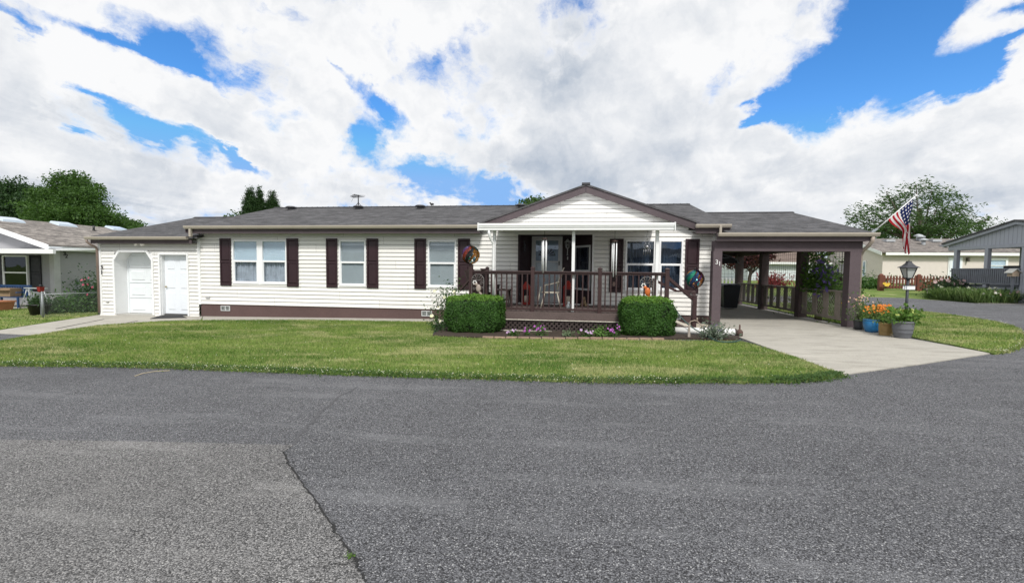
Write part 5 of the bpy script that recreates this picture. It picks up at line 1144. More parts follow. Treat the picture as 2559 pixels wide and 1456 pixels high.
pf1 = [(.02, 0), (.72, 0), (.80, .3), (.9, .7), (.97, .86), (1.0, .87), (1.0, .97), (.97, 1.), (.9, 1.), (.86, .9)]
pf2 = [(.02, 0), (.66, 0), (.86, .25), (.98, .55), (1., .8), (.96, .93), (1., .95), (1., 1.), (.9, 1.), (.88, .9)]
pf3 = [(.02, 0), (.95, 0), (.95, .02), (.78, .03), (.86, .25), (.9, .55), (.88, .85), (.97, .9), (.97, 1.), (.88, 1.), (.84, .9)]
pf4 = [(.02, 0), (.70, 0), (.72, .04), (.84, .30), (.855, .31), (.86, .35), (.85, .37), (.90, .52), (.915, .53), (.92, .57), (.91, .59), (.955, .82), (.95, .86), (1., .88), (1.02, .94), (1., 1.), (.92, 1.), (.9, .9)]
x, y, z, r, h = pot(2145, 826, 30, 799, pf1, M('slate_pot', (.05, .052, .06), .5, var=.2), 'dark slate pot with wispy mixed flowers against the carport post')
flower_plant(0, 0, .24, .62, 'tall wispy plant with small orange and pink blooms in the slate pot', 'flowers', PKF, ((.05, .10, .03), (.12, .18, .06)), 420, 40, .018, name='potted_flowers', at=(x, y, z+h*.9))
x, y, z, r, h = pot(2178, 833.5, 48, 799, pf2, M('blue_glaze', (.025, .16, .36), .25, var=.2, vs_=5), 'bright blue glazed pot of orange daisies')
flower_plant(0, 0, .30, .38, 'orange daisies spilling from the blue pot', 'flowers', ORF, ((.05, .10, .03), (.11, .17, .06)), 420, 75, .026, name='potted_flowers', at=(x+.08, y-.05, z+h*.9))
x, y, z, r, h = pot(2213, 841, 42, 807, pf3, M('ochre_glaze', (.30, .20, .075), .5, var=.2, vs_=6), 'ochre yellow pot on a saucer beside the large grey pot')
flower_plant(0, 0, .18, .20, 'low green plant in the ochre pot', 'plant', None, ((.03, .08, .02), (.09, .17, .04)), 260, name='potted_plant', at=(x, y, z+h*.9))
x, y, z, r, h = pot(2255, 848.5, 60, 803, pf4, M('grey_planter', (.13, .135, .15), .7, var=.12, grain=.15), 'large grey ribbed planter nearest the road')
flower_plant(0, 0, .26, .30, 'bushy light green plant in the large grey planter', 'plant', leafmat('lime_bud', (.3, .4, .1), (.45, .5, .15)), ((.03, .09, .02), (.12, .22, .04)), 480, 16, .03, name='potted_plant', at=(x, y-.02, z+h*.9), lsize=.05)
# lamp post
lx, ly = P(2265, 780, 11.55)[0], 11.55; lz = gz(lx); t_ = thing('lamp_post', 'dark post lantern with flared cap standing behind the grey planter', 'lamp post', (lx, ly, lz))
Z = lambda py: P(2265, py, ly)[2]
MB().tube([(lx, ly, lz), (lx, ly, Z(697))], .028, 12).lathe([(.045, Z(699)), (.045, Z(694))], (lx, ly, 0), 8).build('post', M('lamp_green_black', (.035, .042, .05), .55, var=.25, vs_=9), t_)
zt, zb = Z(669), Z(694.5); wt_, wb = .108, .056; fr = MB()
for sx in (-1, 1):
    for sy in (-1, 1): fr.bar((lx+sx*wb, ly+sy*wb, zb), (lx+sx*wt_, ly+sy*wt_, zt), .016)
for z_, w_ in ((zb, wb), (zt, wt_)):
    for s_ in (-1, 1): fr.bar((lx-w_, ly+s_*w_, z_), (lx+w_, ly+s_*w_, z_), .014).bar((lx+s_*w_, ly-w_, z_), (lx+s_*w_, ly+w_, z_), .014)
fr.build('lamp_frame', BLACK, t_)
MB().hexa([(lx-wb+.006, ly-wb+.006, zb), (lx+wb-.006, ly-wb+.006, zb), (lx+wb-.006, ly+wb-.006, zb), (lx-wb+.006, ly+wb-.006, zb)], [(lx-wt_+.006, ly-wt_+.006, zt), (lx+wt_-.006, ly-wt_+.006, zt), (lx+wt_-.006, ly+wt_-.006, zt), (lx-wt_+.006, ly+wt_-.006, zt)]).build('lamp_glass', M('frosted_glass', (.42, .44, .43), .3), t_)
cpb = MB(); k4 = lambda w_, z_: [(lx-w_, ly-w_, z_), (lx+w_, ly-w_, z_), (lx+w_, ly+w_, z_), (lx-w_, ly+w_, z_)]
for (w0, z0_), (w1, z1_) in zip([(.15, zt), (.145, zt+.012), (.09, zt+.05), (.055, zt+.10), (.04, zt+.13)], [(.145, zt+.012), (.09, zt+.05), (.055, zt+.10), (.04, zt+.13), (.036, zt+.155)]): cpb.hexa(k4(w0, z0_), k4(w1, z1_))
cpb.tube([(lx, ly, zt+.15), (lx, ly, zt+.20)], [.01, .004], 6).build('lamp_cap', M('lamp_cap_dark', (.04, .042, .05), .45), t_)
sg = MB().box(lx-.15, lx+.15, ly-.06, ly+.06, Z(713.5), Z(712)); sg.build('sign_bracket', M('lamp_cap_dark'), t_)
s_ = MB().box(lx-.13, lx+.125, ly-.052, ly-.044, Z(723), Z(714)).build('sign_plate', WHITE, t_)
for ch_, dx_ in (('3', -.10), ('1', -.055)): text_mesh('numeral', ch_, .10, M('numeral_blue', (.06, .09, .16), .5), s_, (lx+dx_, ly-.054, Z(718.5)), (R(90), 0, 0), .003)
x, y, _ = G(2170, 780, .5); x, y = P(2165, 760, 12.9)[0], 13.3; b = MB()
# ================================================================ NEIGHBOUR ON THE LEFT (number 32)
NX, NYw = -23.0, 16.9; zg0 = -.33
nh = thing('neighbour_house', 'grey stucco house number 32 with tan shingle roof at the left edge', 'house', (NX-4, NYw, zg0))
NST = M('grey_stucco', (.34, .34, .36), .9, var=.05, grain=.2, gs=70)
MB().box(NX-8.3, NX, NYw, 34., zg0-.1, 2.25).build('wall', NST, nh)
MB().prism([(NX-8.3, 2.25), (NX, 2.25), (NX-4.15, 3.55)], NYw, NYw+.05).build('gable_wall', NST, nh)
MB().box(NX-.02, NX+.02, NYw-.03, NYw+.22, zg0, 2.2).build('corner_board', M('pale_grey_trim', (.5, .5, .52), .6), nh)
MB().box(NX-.22, NX+.0, NYw-.025, NYw, zg0, 2.2).build('corner_board', M('pale_grey_trim'), nh)
ez, rz = 2.42, 3.74
slab('roof', [(NX+.38, 16.45, ez), (NX+.38, 34.3, ez), (NX-4.1, 34.3, rz), (NX-4.1, 16.45, rz)], ROOFTAN, nh, .08)
slab('roof', [(NX-8.6, 16.45, ez), (NX-8.6, 34.3, ez), (NX-4.1, 34.3, rz-.001), (NX-4.1, 16.45, rz-.001)], ROOFTAN, nh, .08)
MB().hexa([(NX+.38, 16.40, ez-.24), (NX-4.1, 16.40, rz-.24), (NX-4.1, 16.44, rz-.24), (NX+.38, 16.44, ez-.24)], [(NX+.38, 16.40, ez-.02), (NX-4.1, 16.40, rz-.02), (NX-4.1, 16.44, rz-.02), (NX+.38, 16.44, ez-.02)]).build('rake_board', WHITE, nh)
MB().prismx([(16.42, ez-.17), (34.3, ez-.17), (34.3, ez-.09), (16.42, ez-.09)], NX+.33, NX+.45).build('gutter', M('white_gutter', (.6, .63, .65), .4), nh)
MB().box(NX+.30, NX+.328, 16.45, 34.2, ez-.26, ez-.12).build('fascia', WHITE, nh)
for px, py in ((24, 551), (160, 562), (292, 572.5)):
    d_ = ray(px, py); nvec = np.array((rz-ez, 0, 4.48)); p0 = np.array((NX+.38, 16.45, ez)); t_ = nvec@(p0-np.array((0, 0, EYE)))/(nvec@d_); q = d_*t_+np.array((0, 0, EYE))
    s = (rz-ez)/4.48; b = MB(); z_ = lambda x_: q[2]-(x_-q[0])*s
    b.hexa([(q[0]-.3, q[1]-.45, z_(q[0]-.3)), (q[0]+.3, q[1]-.45, z_(q[0]+.3)), (q[0]+.3, q[1]+.45, z_(q[0]+.3)), (q[0]-.3, q[1]+.45, z_(q[0]-.3))], [(q[0]-.26, q[1]-.4, z_(q[0]-.26)+.1), (q[0]+.26, q[1]-.4, z_(q[0]+.26)+.1), (q[0]+.26, q[1]+.4, z_(q[0]+.26)+.1), (q[0]-.26, q[1]+.4, z_(q[0]-.26)+.1)]); b.build('skylight', M('skylight_dome', (.50, .58, .66), .15), nh)
d_ = ray(235, 576); t_ = nvec@(p0-np.array((0, 0, EYE)))/(nvec@d_); q = d_*t_+np.array((0, 0, EYE)); MB().tube([tuple(q-np.array((0, 0, .05))), tuple(q+np.array((0, 0, .28)))], .05, 10).lathe([(.12, -.02), (.05, .05)], tuple(q), 10).build('vent_pipe', BLACK, nh)
# patio cover and window on the end wall
px_r = P(133, 628, 15.2)[0]
MB().box(px_r-7, px_r, 15.2, 15.3, 1.98, 2.155).build('porch_fascia', WHITE, nh); MB().hexa([(px_r-7, 15.3, 2.10), (px_r, 15.3, 2.10), (px_r, NYw, 2.2), (px_r-7, NYw, 2.2)], [(px_r-7, 15.3, 2.14), (px_r, 15.3, 2.14), (px_r, NYw, 2.24), (px_r-7, NYw, 2.24)]).build('porch_roof', WHITE, nh)
MB().box(px_r-3.9, px_r-3.8, 15.3, 15.4, zg0, 2.1).build('porch_post', WHITE, nh)
wx0, wx1 = P(13, 650, NYw)[0], P(75, 650, NYw)[0]
window(wx0, wx1, .33, 1.93, NYw-.08, nh, 'none', 'none', glass=glassmat('window_glass_shade', (.25, .28, .3), .5)); MB().box(wx0+.05, wx1-.05, NYw-.012, NYw-.004, .4, 1.9).build('window_backing', DARKIN, nh)
SB = M('black_shutter', (.010, .010, .016), .5); shutter(wx1+.03, wx1+.62, .30, 1.95, NYw, nh, SB); shutter(wx0-.62, wx0-.03, .30, 1.95, NYw, nh, SB)
for ch_, px, py in (('3', 192, 634), ('2', 197.5, 640)):
    q = PXp(px*.845, py, NX+.02); text_mesh('house_number', ch_, .26, NUMB, nh, (NX+.022, q[1], q[2]), (R(90), 0, R(90)))
MB().plate([(NX-8, 14.9), (NX+.4, 14.9), (NX+.4, NYw-.02), (NX-8, NYw-.02)], zg0-.05, zg0+.06).build('porch_slab', CONC, nh)
# yard furniture by the porch
BLUE = M('blue_paint', (.015, .05, .14), .5, var=.15)
x, y, z = P(22, 745, 15.6)[0], 15.6, zg0+.06
t_ = thing('blue_bench', 'dark blue slatted bench on the grey neighbour porch at the left edge', 'bench', (x, y, z))
b = MB()
for k in range(4): b.box(x-.8, x+.75, y-.22+.12*k, y-.13+.12*k, z+.42, z+.45)
b.build('seat', BLUE, t_); b = MB()
for k in range(12): b.box(x-.78+.13*k, x-.70+.13*k, y+.25, y+.275, z+.45, z+.86)
b.box(x-.82, x+.77, y+.24, y+.285, z+.86, z+.93).build('backrest', BLUE, t_)
for sx in (-.8, .72):
    for sy in (-.22, .24): MB().box(x+sx, x+sx+.06, y+sy, y+sy+.06, z, z+.42 if sy < 0 else z+.9).build('leg', BLUE, t_)
    MB().box(x+sx-.01, x+sx+.07, y-.24, y+.26, z+.62, z+.66).build('armrest', BLUE, t_)
tag(MB().hexa([(x-.45, y-.2, z+.455), (x+.38, y-.2, z+.455), (x+.38, y+.18, z+.455), (x-.45, y+.18, z+.455)], [(x-.47, y-.21, z+.80), (x+.40, y-.21, z+.80), (x+.40, y+.19, z+.80), (x-.47, y+.19, z+.80)]).box(x-.47, x+.40, y-.33, y-.212, z+.72, z+.735).build('cardboard_box', M('cardboard', (.26, .18, .11), .9, var=.15), None, .004), 'brown cardboard box on the dark blue bench', 'box')
x, y = P(2, 765, 14.6)[0], 14.6
t_ = thing('terracotta_planter', 'square terracotta planter on the grass at the left edge', 'planter', (x, y, zg0)); MB().hexa([(x-.22, y-.22, zg0), (x+.22, y-.22, zg0), (x+.22, y+.22, zg0), (x-.22, y+.22, zg0)], [(x-.28, y-.28, zg0+.36), (x+.28, y-.28, zg0+.36), (x+.28, y+.28, zg0+.36), (x-.28, y+.28, zg0+.36)]).box(x-.31, x+.31, y-.31, y+.31, zg0+.36, zg0+.42).build('planter_box', M('terracotta', (.42, .17, .09), .8, var=.1), t_)
x, y, z = P(82, 755, 15.2)[0], 15.3, zg0+.06
t_ = thing('folding_trestle', 'white metal folding trestle beside the dark blue bench', 'trestle', (x, y, z)); TW = M('trestle_metal', (.45, .48, .48), .4, metal=.3)
for s_ in (-1, 1):
    b = MB()
    for e_ in (-.38, .38): b.tube([(x+e_+s_*.20, y+s_*.12, z), (x+e_, y, z+.82)], .016, 6)
    b.tube([(x-.38+s_*.12, y+s_*.07, z+.32), (x+.38+s_*.12, y+s_*.07, z+.32)], .012, 6); b.build('leg_frame', TW, t_)
MB().box(x-.48, x+.55, y-.05, y+.05, z+.82, z+.86).build('beam', TW, t_); MB().box(x-.2, x+.1, y-.06, y+.06, z+.55, z+.68).build('tray', TW, t_)
x, y = P(103, 740, 15.0)[0], 15.0; z = zg0
t_ = thing('bird_feeder', 'red feeder on a thin dark stake by the chain-link fence', 'feeder', (x, y, z)); MB().tube([(x, y, z), (x, y, z+.75)], .014, 6).build('stake', BLACK, t_); MB().hexa([(x-.06, y-.06, z+.78), (x+.06, y-.06, z+.78), (x+.06, y+.06, z+.78), (x-.06, y+.06, z+.78)], [(x-.085, y-.085, z+.98), (x+.085, y-.085, z+.98), (x+.085, y+.085, z+.98), (x-.085, y+.085, z+.98)]).build('feeder_body', M('red_plastic', (.25, .02, .02), .4), t_); MB().lathe([(.11, 0), (.03, .06), (.02, .08)], (x, y, z+1.0), 10).build('feeder_roof', BLACK, t_)
x, y, z = P(107, 785, 13.3)[0], 13.2, gz(-18)
t_ = thing('black_planter', 'black tub with a leafy plant behind the front fence post', 'planter', (x, y, z)); MB().lathe([(.02, 0), (.22, 0), (.29, .34), (.31, .34), (.31, .38), (.27, .38), (.26, .33)], (x, y, z+.02), 20).build('tub', BLACK, t_); MB().lathe([(.01, .33), (.27, .33)], (x, y, z+.02), 16, False).build('soil', M('bed_soil'), t_)
flower_plant(0, 0, .32, .36, 'dark leafy plant growing in the black tub', 'plant', None, ((.02, .05, .02), (.06, .11, .04)), 420, name='potted_plant', at=(x, y, z+.36), lsize=.05)
# chain-link fences
FGAL = M('fence_steel', (.27, .29, .30), .5, metal=.5)
def chainlink(p, q, h, label, posts=(0, 1), mesh=True, z=None, mat=FGAL):
    p = Vector(p); q = Vector(q); t_ = thing('chain_link_fence', label, 'fence', tuple(p)); L = (q-p).length; d_ = (q-p)/L
    for s_ in posts:
        c = p+d_*L*s_; MB().tube([c, c+Vector((0, 0, h+.04))], .027, 8).ball(tuple(c+Vector((0, 0, h+.05))), .03).build('post', mat, t_)
    MB().tube([p+Vector((0, 0, h-.02)), q+Vector((0, 0, h-.02))], .017, 8).build('top_rail', mat, t_)
    if mesh:
        b = MB(); s = -h
        while s < L:
            for a, c in (((s, 0), (s+h, h)), ((s+h, 0), (s, h))):
                x0_, x1_ = a[0], c[0]; lo_, hi_ = sorted((max(0, min(L, x0_)), max(0, min(L, x1_))))
                if hi_-lo_ < .02: continue
                f = lambda X_: a[1]+(c[1]-a[1])*(X_-x0_)/(x1_-x0_)
                b.bar(p+d_*lo_+Vector((0, 0, .02+f(lo_)*.97)), p+d_*hi_+Vector((0, 0, .02+f(hi_)*.97)), .002)
            s += .075
        b.build('wire_mesh', M('fence_wire', (.30, .32, .33), .5, metal=.4), t_)
    return t_
fA = G(108, 796); fB = (P(246, 740, 13.6)[0], 13.6, gz(-16.6)); chainlink(fA, fB, P(108, 734, fA[1])[2]-fA[2], 'low grey chain-link fence running from a post to the garage corner')
x1 = -21.6; q1, q2, q3 = (P(149, 760, 17.6)[0], 17.6, zg0), (P(193, 760, 17.6)[0], 17.6, zg0), (P(228, 760, 17.2)[0], 17.2, zg0)
hh_ = P(149, 699, 17.6)[2]-zg0; chainlink(q1, q2, hh_, 'grey chain-link gate panel against the stucco wall of number 32'); chainlink((q2[0]+.08, 17.6, zg0), q3, hh_-.03, 'grey chain-link fence section behind the pink rose bush', (0,))
fp_ = (fA[0]-.0, fA[1]+.05, fA[2]); chainlink(fp_, (P(75, 760, 15.0)[0], 15.0, zg0), P(108, 734, fA[1])[2]-fA[2], 'grey chain-link fence running back beside the black tub', (1,))
# shrubs by the fence
PKR = leafmat('rose_pink', (.42, .05, .10), (.58, .12, .20), None, .2)
flower_plant(0, 0, .62, 1.25, 'tall pink rose bush growing at the garage corner', 'rose bush', PKR, ((.015, .045, .015), (.04, .09, .03)), 2600, 9, .045, name='rose_bush', at=(P(236, 760, 14.6)[0], 14.6, -.25), lsize=.045)
flower_plant(0, 0, .62, .68, 'feathery bright green shrub behind the low chain-link fence', 'shrub', None, ((.03, .085, .02), (.08, .16, .04)), 2200, name='shrub', at=(P(195, 780, 14.2)[0], 14.2, -.27), lsize=.05)
flower_plant(0, 0, .42, .55, 'small round shrub between the black tub and the green shrub', 'shrub', None, ((.025, .06, .02), (.07, .13, .04)), 1000, name='shrub', at=(P(146, 780, 14.0)[0], 14.0, -.27), lsize=.05)
yard = g2((0, 826), (120, 807), (257, 786))+[(-16.5, 14.0), (-16.6, 24), (-45, 24), (-45, 9.8), (-19.5, 9.8)]
sheet('side_yard', yard, .03, GRASS, .05); pp = scatter(yard, 120000); pp = pp[(pp[:, 1] < 15.5)]; tag(fastmesh('grass', blades(pp, .02, .06, .010), 3, BLADE), kind='stuff')

# ================================================================ HOUSES ON THE RIGHT
CYF, CXL = 40.0, 25.0; cz0 = .80
ch = thing('cream_house', 'cream stucco house with brown shingle roof behind the red picket fence', 'house', (CXL+6, CYF, cz0))
CST = M('cream_stucco', (.66, .595, .555), .9, var=.04, grain=.1); CSTG = M('cream_stucco_side', (.60, .545, .46), .9)
cez = P(2206, 634, CYF)[2]
MB().box(CXL, CXL+22, CYF, CYF+8, cz0-.6, cez).build('wall', CST, ch)
MB().prismx([(CYF, cez), (CYF+8, cez), (CYF+4, cez+1.28)], CXL, CXL+.05).build('gable_wall', CST, ch)
MB().box(CXL-.05, CXL+22, CYF-.42, CYF-.38, cez-.12, cez+.10).build('fascia', WHITE, ch)
slab('roof', [(CXL-.35, CYF-.4, cez+.16), (CXL+22.3, CYF-.4, cez+.16), (CXL+22.3, CYF+4, cez+1.50), (CXL-.35, CYF+4, cez+1.50)], ROOFTANX, ch, .1)
slab('roof', [(CXL-.35, CYF+4, cez+1.499), (CXL+22.3, CYF+4, cez+1.499), (CXL+22.3, CYF+8.4, cez+.16), (CXL-.35, CYF+8.4, cez+.16)], ROOFTANX, ch, .1)
MB().hexa([(CXL-.38, CYF-.4, cez-.12), (CXL-.34, CYF-.4, cez-.12), (CXL-.34, CYF+4, cez+1.2), (CXL-.38, CYF+4, cez+1.2)], [(CXL-.38, CYF-.4, cez+.14), (CXL-.34, CYF-.4, cez+.14), (CXL-.34, CYF+4, cez+1.48), (CXL-.38, CYF+4, cez+1.48)]).build('rake_board', WHITE, ch)
def cpx(px): return P(px, 680, CYF)[0]
dzt = P(2390, 642, CYF)[2]
MB().box(cpx(2368), cpx(2403), CYF-.06, CYF, cz0-.2, dzt).build('door_frame', WHITE, ch); dd = MB().box(cpx(2371), cpx(2400), CYF-.09, CYF-.061, cz0-.15, dzt-.08).build('door', M('side_door_white'), ch)
MB().box(cpx(2378), cpx(2396), CYF-.10, CYF-.091, dzt-1.15, dzt-.25).build('pane', GLASSD, dd); MB().ball((cpx(2374), CYF-.13, cz0+1.0), .05).build('handle', BLACK, dd)
window(cpx(2466), cpx(2515), P(2490, 684, CYF)[2], P(2490, 645, CYF)[2], CYF-.08, ch, 'blind', 'blind', fw=.16)
yw = CYF+3.2; q = PXp(2160, 650, CXL); wy0, wy1 = PXp(2158, 650, CXL)[1], PXp(2167, 650, CXL)[1]
wy0, wy1 = min(wy0, wy1), max(wy0, wy1); MB().box(CXL-.06, CXL, wy0, wy1, 1.2, 2.6).build('window', WHITE, ch); MB().box(CXL-.07, CXL-.061, wy0+.12, wy1-.12, 1.3, 2.5).build('pane', GLASSD, ch)
b = MB().box(cpx(2412), cpx(2416), CYF-.25, CYF, dzt-.35, dzt-.05); b.build('porch_lamp', M('dark_lamp', (.08, .07, .06), .5), ch)
MB().bar((cpx(2340), CYF-.6, P(2340, 708, CYF)[2]), (cpx(2370), CYF-.6, P(2370, 690, CYF)[2]), .06).build('step_rail', WHITE, ch)
for px, py, k_ in ((2220, 603, 0), (2301, 603, 1), (2308, 611, 2), (2295, 600, 2), (2383, 604, 0), (2365, 616, 0), (2335, 603, 0)):
    d_ = ray(px, py); nv = np.array((0, -1.34, 4.4)); p0 = np.array((CXL, CYF-.4, cez+.16)); tt = nv@(p0-np.array((0, 0, EYE)))/(nv@d_); q = d_*tt+np.array((0, 0, EYE))
    if k_ == 0: MB().box(q[0]-.35, q[0]+.35, q[1]-.35, q[1]+.35, q[2]-.05, q[2]+.14).build('roof_vent', M('pale_vent', (.4, .42, .44), .5), ch)
    else: MB().tube([tuple(q-np.array((0, 0, .3))), tuple(q+np.array((0, 0, .35)))], .14, 8).lathe([(.30, 0), (.32, .1), (.1, .2), (.02, .22)], tuple(q+np.array((0, 0, .32))), 10).build('chimney_pipe', M('pale_vent'), ch)
# red picket fence
RED = M('red_fence_stain', (.15, .052, .034), .7, var=.2)
FYp = 31.0; fx0, fx1 = P(2202, 700, FYp)[0], P(2380, 700, FYp)[0]; fz0 = P(2290, 721, FYp)[2]
t_ = thing('picket_fence', 'red brown picket fence in front of the cream house', 'fence', (fx0, FYp, fz0))
for px in (2203.5, 2298): x = P(px, 700, FYp)[0]; MB().box(x-.14, x+.14, FYp-.05, FYp+.15, fz0-.3, fz0+.82).ball((x, FYp+.05, fz0+.82), .13, .1, .1).build('post', RED, t_)
MB().box(fx0, fx1, FYp+.0, FYp+.04, fz0+.56, fz0+.64).build('rail', RED, t_); MB().box(fx0, fx1, FYp+.0, FYp+.04, fz0+.02, fz0+.14).build('rail', RED, t_)
n = 22
for k in range(n):
    x = fx0+.2+(fx1-fx0-.2)*k/n
    if abs(x-P(2298, 700, FYp)[0]) < .2: continue
    MB().prism([(x-.05, fz0-.02), (x+.05, fz0-.02), (x+.05, fz0+.72), (x, fz0+.84), (x-.05, fz0+.72)], FYp-.03, FYp-.002).build('picket', RED, t_)
OG = ((.05, .05, .015), (.16, .11, .04))
flower_plant(0, 0, .9, .5, 'reddish green planting growing behind the red picket fence', 'plants', leafmat('orange_bloom', (.4, .13, .04), (.5, .25, .06)), OG, 1400, 5, .06, name='border_plant', at=(P(2325, 715, 31.6)[0], 31.7, fz0-.05), lsize=.07)
flower_plant(0, 0, 1.0, .75, 'green border plants beside the corner of the cream house', 'plants', None, ((.02, .06, .015), (.07, .15, .03)), 2200, name='border_plant', at=(P(2178, 712, 33)[0]+.3, 33.5, .45), lsize=.08)
x = P(2212, 706, 30.8)[0]; flower_plant(0, 0, .15, .3, 'yellow flower clump in front of the red fence end post', 'flowers', leafmat('yellow_bloom', (.7, .45, .05), (.8, .6, .1)), ((.05, .1, .02), (.1, .18, .04)), 120, 14, .08, name='border_flower', at=(x, 30.7, fz0))
# grey-blue house: its porch gable faces left, across the side road
XG = 19.6; GB = M('blue_grey_board', (.36, .375, .42), .8, var=.08, grain=.12); GBR = M('blue_grey_rail', (.17, .18, .205), .8, var=.15)
gq = lambda px, py, X_=XG: PXp(px, py, X_)
gp = lambda px, py, Y=25.: P(px, py, Y)
A = gq(2361, 613); B = gq(2545, 550); ya, yp = A[1], B[1]; yn = 2*yp-ya; zA, zB = A[2], B[2]
gh = thing('blue_grey_house', 'blue-grey house with gabled front porch at the right edge', 'house', (XG, yp, .4))
beam_z = gq(2386, 624)[2]; bz0 = gq(2464, 712)[2]; wally = gq(2551, 650)[1]
m_, t, out = new_mat('grooved_siding'); p = pos(t); xx, yy, zz = t.sep(p); fr_ = t.math('LESS_THAN', t.math('FRACT', yy*5.), .10); c = t.mix(fr_, t.mix(t.noise(t.comb(xx, yy*8., zz*.6), 3., 4.), (.36, .375, .425), (.44, .455, .505)), (.2, .21, .25)); princ(t, out, c, .85); GRV = m_
MB().hexa([(XG+.05, y, z) for y, z in ((ya-.2, beam_z-.05), (yn+.2, beam_z-.05), (yn+.2, zA+.02), (yp, zB-.15), (ya-.2, zA+.02))], [(XG+.12, y, z) for y, z in ((ya-.2, beam_z-.05), (yn+.2, beam_z-.05), (yn+.2, zA+.02), (yp, zB-.15), (ya-.2, zA+.02))]).build('gable_wall', GRV, gh)
for ye in (ya, yn):
    MB().hexa([(XG-.10, ye, zA-.10), (XG-.10, yp, zB-.18), (XG+.04, yp, zB-.18), (XG+.04, ye, zA-.10)], [(XG-.10, ye, zA+.07), (XG-.10, yp, zB-.01), (XG+.04, yp, zB-.01), (XG+.04, ye, zA+.07)]).build('rake_board', GB, gh)
    slab('roof', [(XG-.16, ye, zA+.11), (XG-.16, yp, zB+.03), (XG+14, yp, zB+.03), (XG+14, ye, zA+.11)], ROOF, gh, .07)
MB().box(XG, XG+.14, yn+.3, ya-.25, beam_z-.02, beam_z+.14).build('porch_beam', GB, gh)
MB().box(XG+.14, XG+3.2, yn+.3, ya-.25, beam_z+.10, beam_z+.13).build('porch_ceiling', M('porch_ceiling_dark', (.08, .08, .09), .8), gh)
for px in (2387, 2464): y = gq(px, 650)[1]; MB().box(XG, XG+.16, y-.09, y+.09, bz0-.1, beam_z-.02).build('porch_post', GB, gh)
MB().box(XG+.02, XG+14, yn+.4, wally, .0, beam_z+.2).build('wall', GRV, gh)
MB().box(XG+3.0, XG+14, wally, ya-.6, .0, beam_z+.2).build('wall', GRV, gh)
y0, y1 = gq(2549, 690)[1], gq(2378, 690)[1]; rt, rb = gq(2464, 670)[2], gq(2464, 709)[2]
MB().box(XG-.04, XG, y0, y1, rt-.06, rt).build('top_rail', GBR, gh); MB().box(XG-.04, XG, y0, y1, rb, rb+.06).build('bottom_rail', GBR, gh); n = 34
for k in range(n): y = y0+(y1-y0)*(k+.5)/n; MB().box(XG-.035, XG-.005, y-.035, y+.035, rb+.06, rt-.06).build('baluster', GBR, gh)
MB().box(XG+.1, XG+3.0, y0, y1, rb-.14, rb-.04).build('porch_floor', GBR, gh); MB().box(XG+.12, XG+.16, y0, y1, .1, rb-.14).build('porch_skirt', M('pale_skirt', (.33, .35, .38), .8, var=.2), gh)
MB().box(XG+2.93, XG+3.0, wally+.1, wally+1.0, rb+.5, beam_z-.05).build('window', GB, gh); MB().box(XG+2.92, XG+2.929, wally+.18, wally+.92, rb+.6, beam_z-.15).build('pane', GLASSD, gh)
yc_ = gq(2503, 665)[1]; MB().box(XG+.5, XG+1.3, yc_-.5, yc_+.5, rb, rt+.12).build('porch_seat', BLACK, gh)
# iris bed, bird house, bench ornament
n = 3600; ix0, ix1 = 22.1, 25.3
by = RNG.uniform(ix0, ix1, n); bx = RNG.uniform(17.75, 19.3, n); bzg = np.array([gz(a, b_) for a, b_ in zip(bx, by)])
th = RNG.uniform(0, 6.28, n); L_ = RNG.uniform(.25, .70, n)*np.clip((ix1+.3-by)/.8, .4, 1); ln = RNG.uniform(.1, .7, n)
b0 = np.stack([bx, by, bzg], 1); s_ = np.stack([np.cos(th+1.57)*.022, np.sin(th+1.57)*.022, 0*th], 1); tp = b0+np.stack([np.cos(th)*L_*ln, np.sin(th)*L_*ln, L_], 1); mid = b0+(tp-b0)*.55+np.stack([0*th, 0*th, L_*.08], 1)
tag(fastmesh('iris_bed', np.stack([b0-s_*.6, mid-s_, tp, mid+s_], 1).reshape(-1, 3), 4, leafmat('iris_leaf', (.05, .11, .03), (.20, .27, .10), (.12, .20, .06), .25)), kind='stuff')
fl_n = 22; by = RNG.uniform(ix0, ix1-.4, fl_n); bx = RNG.uniform(17.9, 19.2, fl_n); pp = np.stack([bx, by, np.array([gz(a, c_)+RNG.uniform(.25, .75) for a, c_ in zip(bx, by)])], 1); pp = np.repeat(pp, 4, 0)+RNG.normal(0, .03, (fl_n*4, 3))
tag(fastmesh('iris_flowers', leafquads(pp, .055, .7).reshape(-1, 3), 4, leafmat('iris_white', (.6, .6, .55), (.8, .78, .7), None, .3)), kind='stuff')
x = 19.2; y = gq(2532, 690, x)[1]; z = gz(x, y); zt = gq(2532, 685, x)[2]
t_ = thing('bird_house', 'pale wooden bird house on a post before the blue-grey railing', 'bird house', (x, y, z)); MB().box(x-.035, x+.035, y-.035, y+.035, z, zt-.1).build('post', GBR, t_); MB().prism([(x-.13, zt-.1), (x+.13, zt-.1), (x+.13, zt+.08), (x, zt+.2), (x-.13, zt+.08)], y-.12, y+.12).build('house_box', M('bird_house_wood', (.42, .33, .24), .8), t_)
for s_ in (-1, 1): MB().hexa([(x+s_*.21, y-.18, zt+.04), (x, y-.18, zt+.22), (x, y+.18, zt+.22), (x+s_*.21, y+.18, zt+.04)], [(x+s_*.21, y-.18, zt+.07), (x, y-.18, zt+.25), (x, y+.18, zt+.25), (x+s_*.21, y+.18, zt+.07)]).build('roof_board', M('bird_house_roof', (.45, .45, .42), .8), t_)
x, y = gp(2343, 730, 26.5)[0], 26.5; z = gz(x, y)
t_ = thing('stone_bench', 'small pale stone bench on the grass left of the blue-grey porch', 'bench', (x, y, z)); SB_ = M('pale_stone', (.42, .38, .32), .9, var=.1)
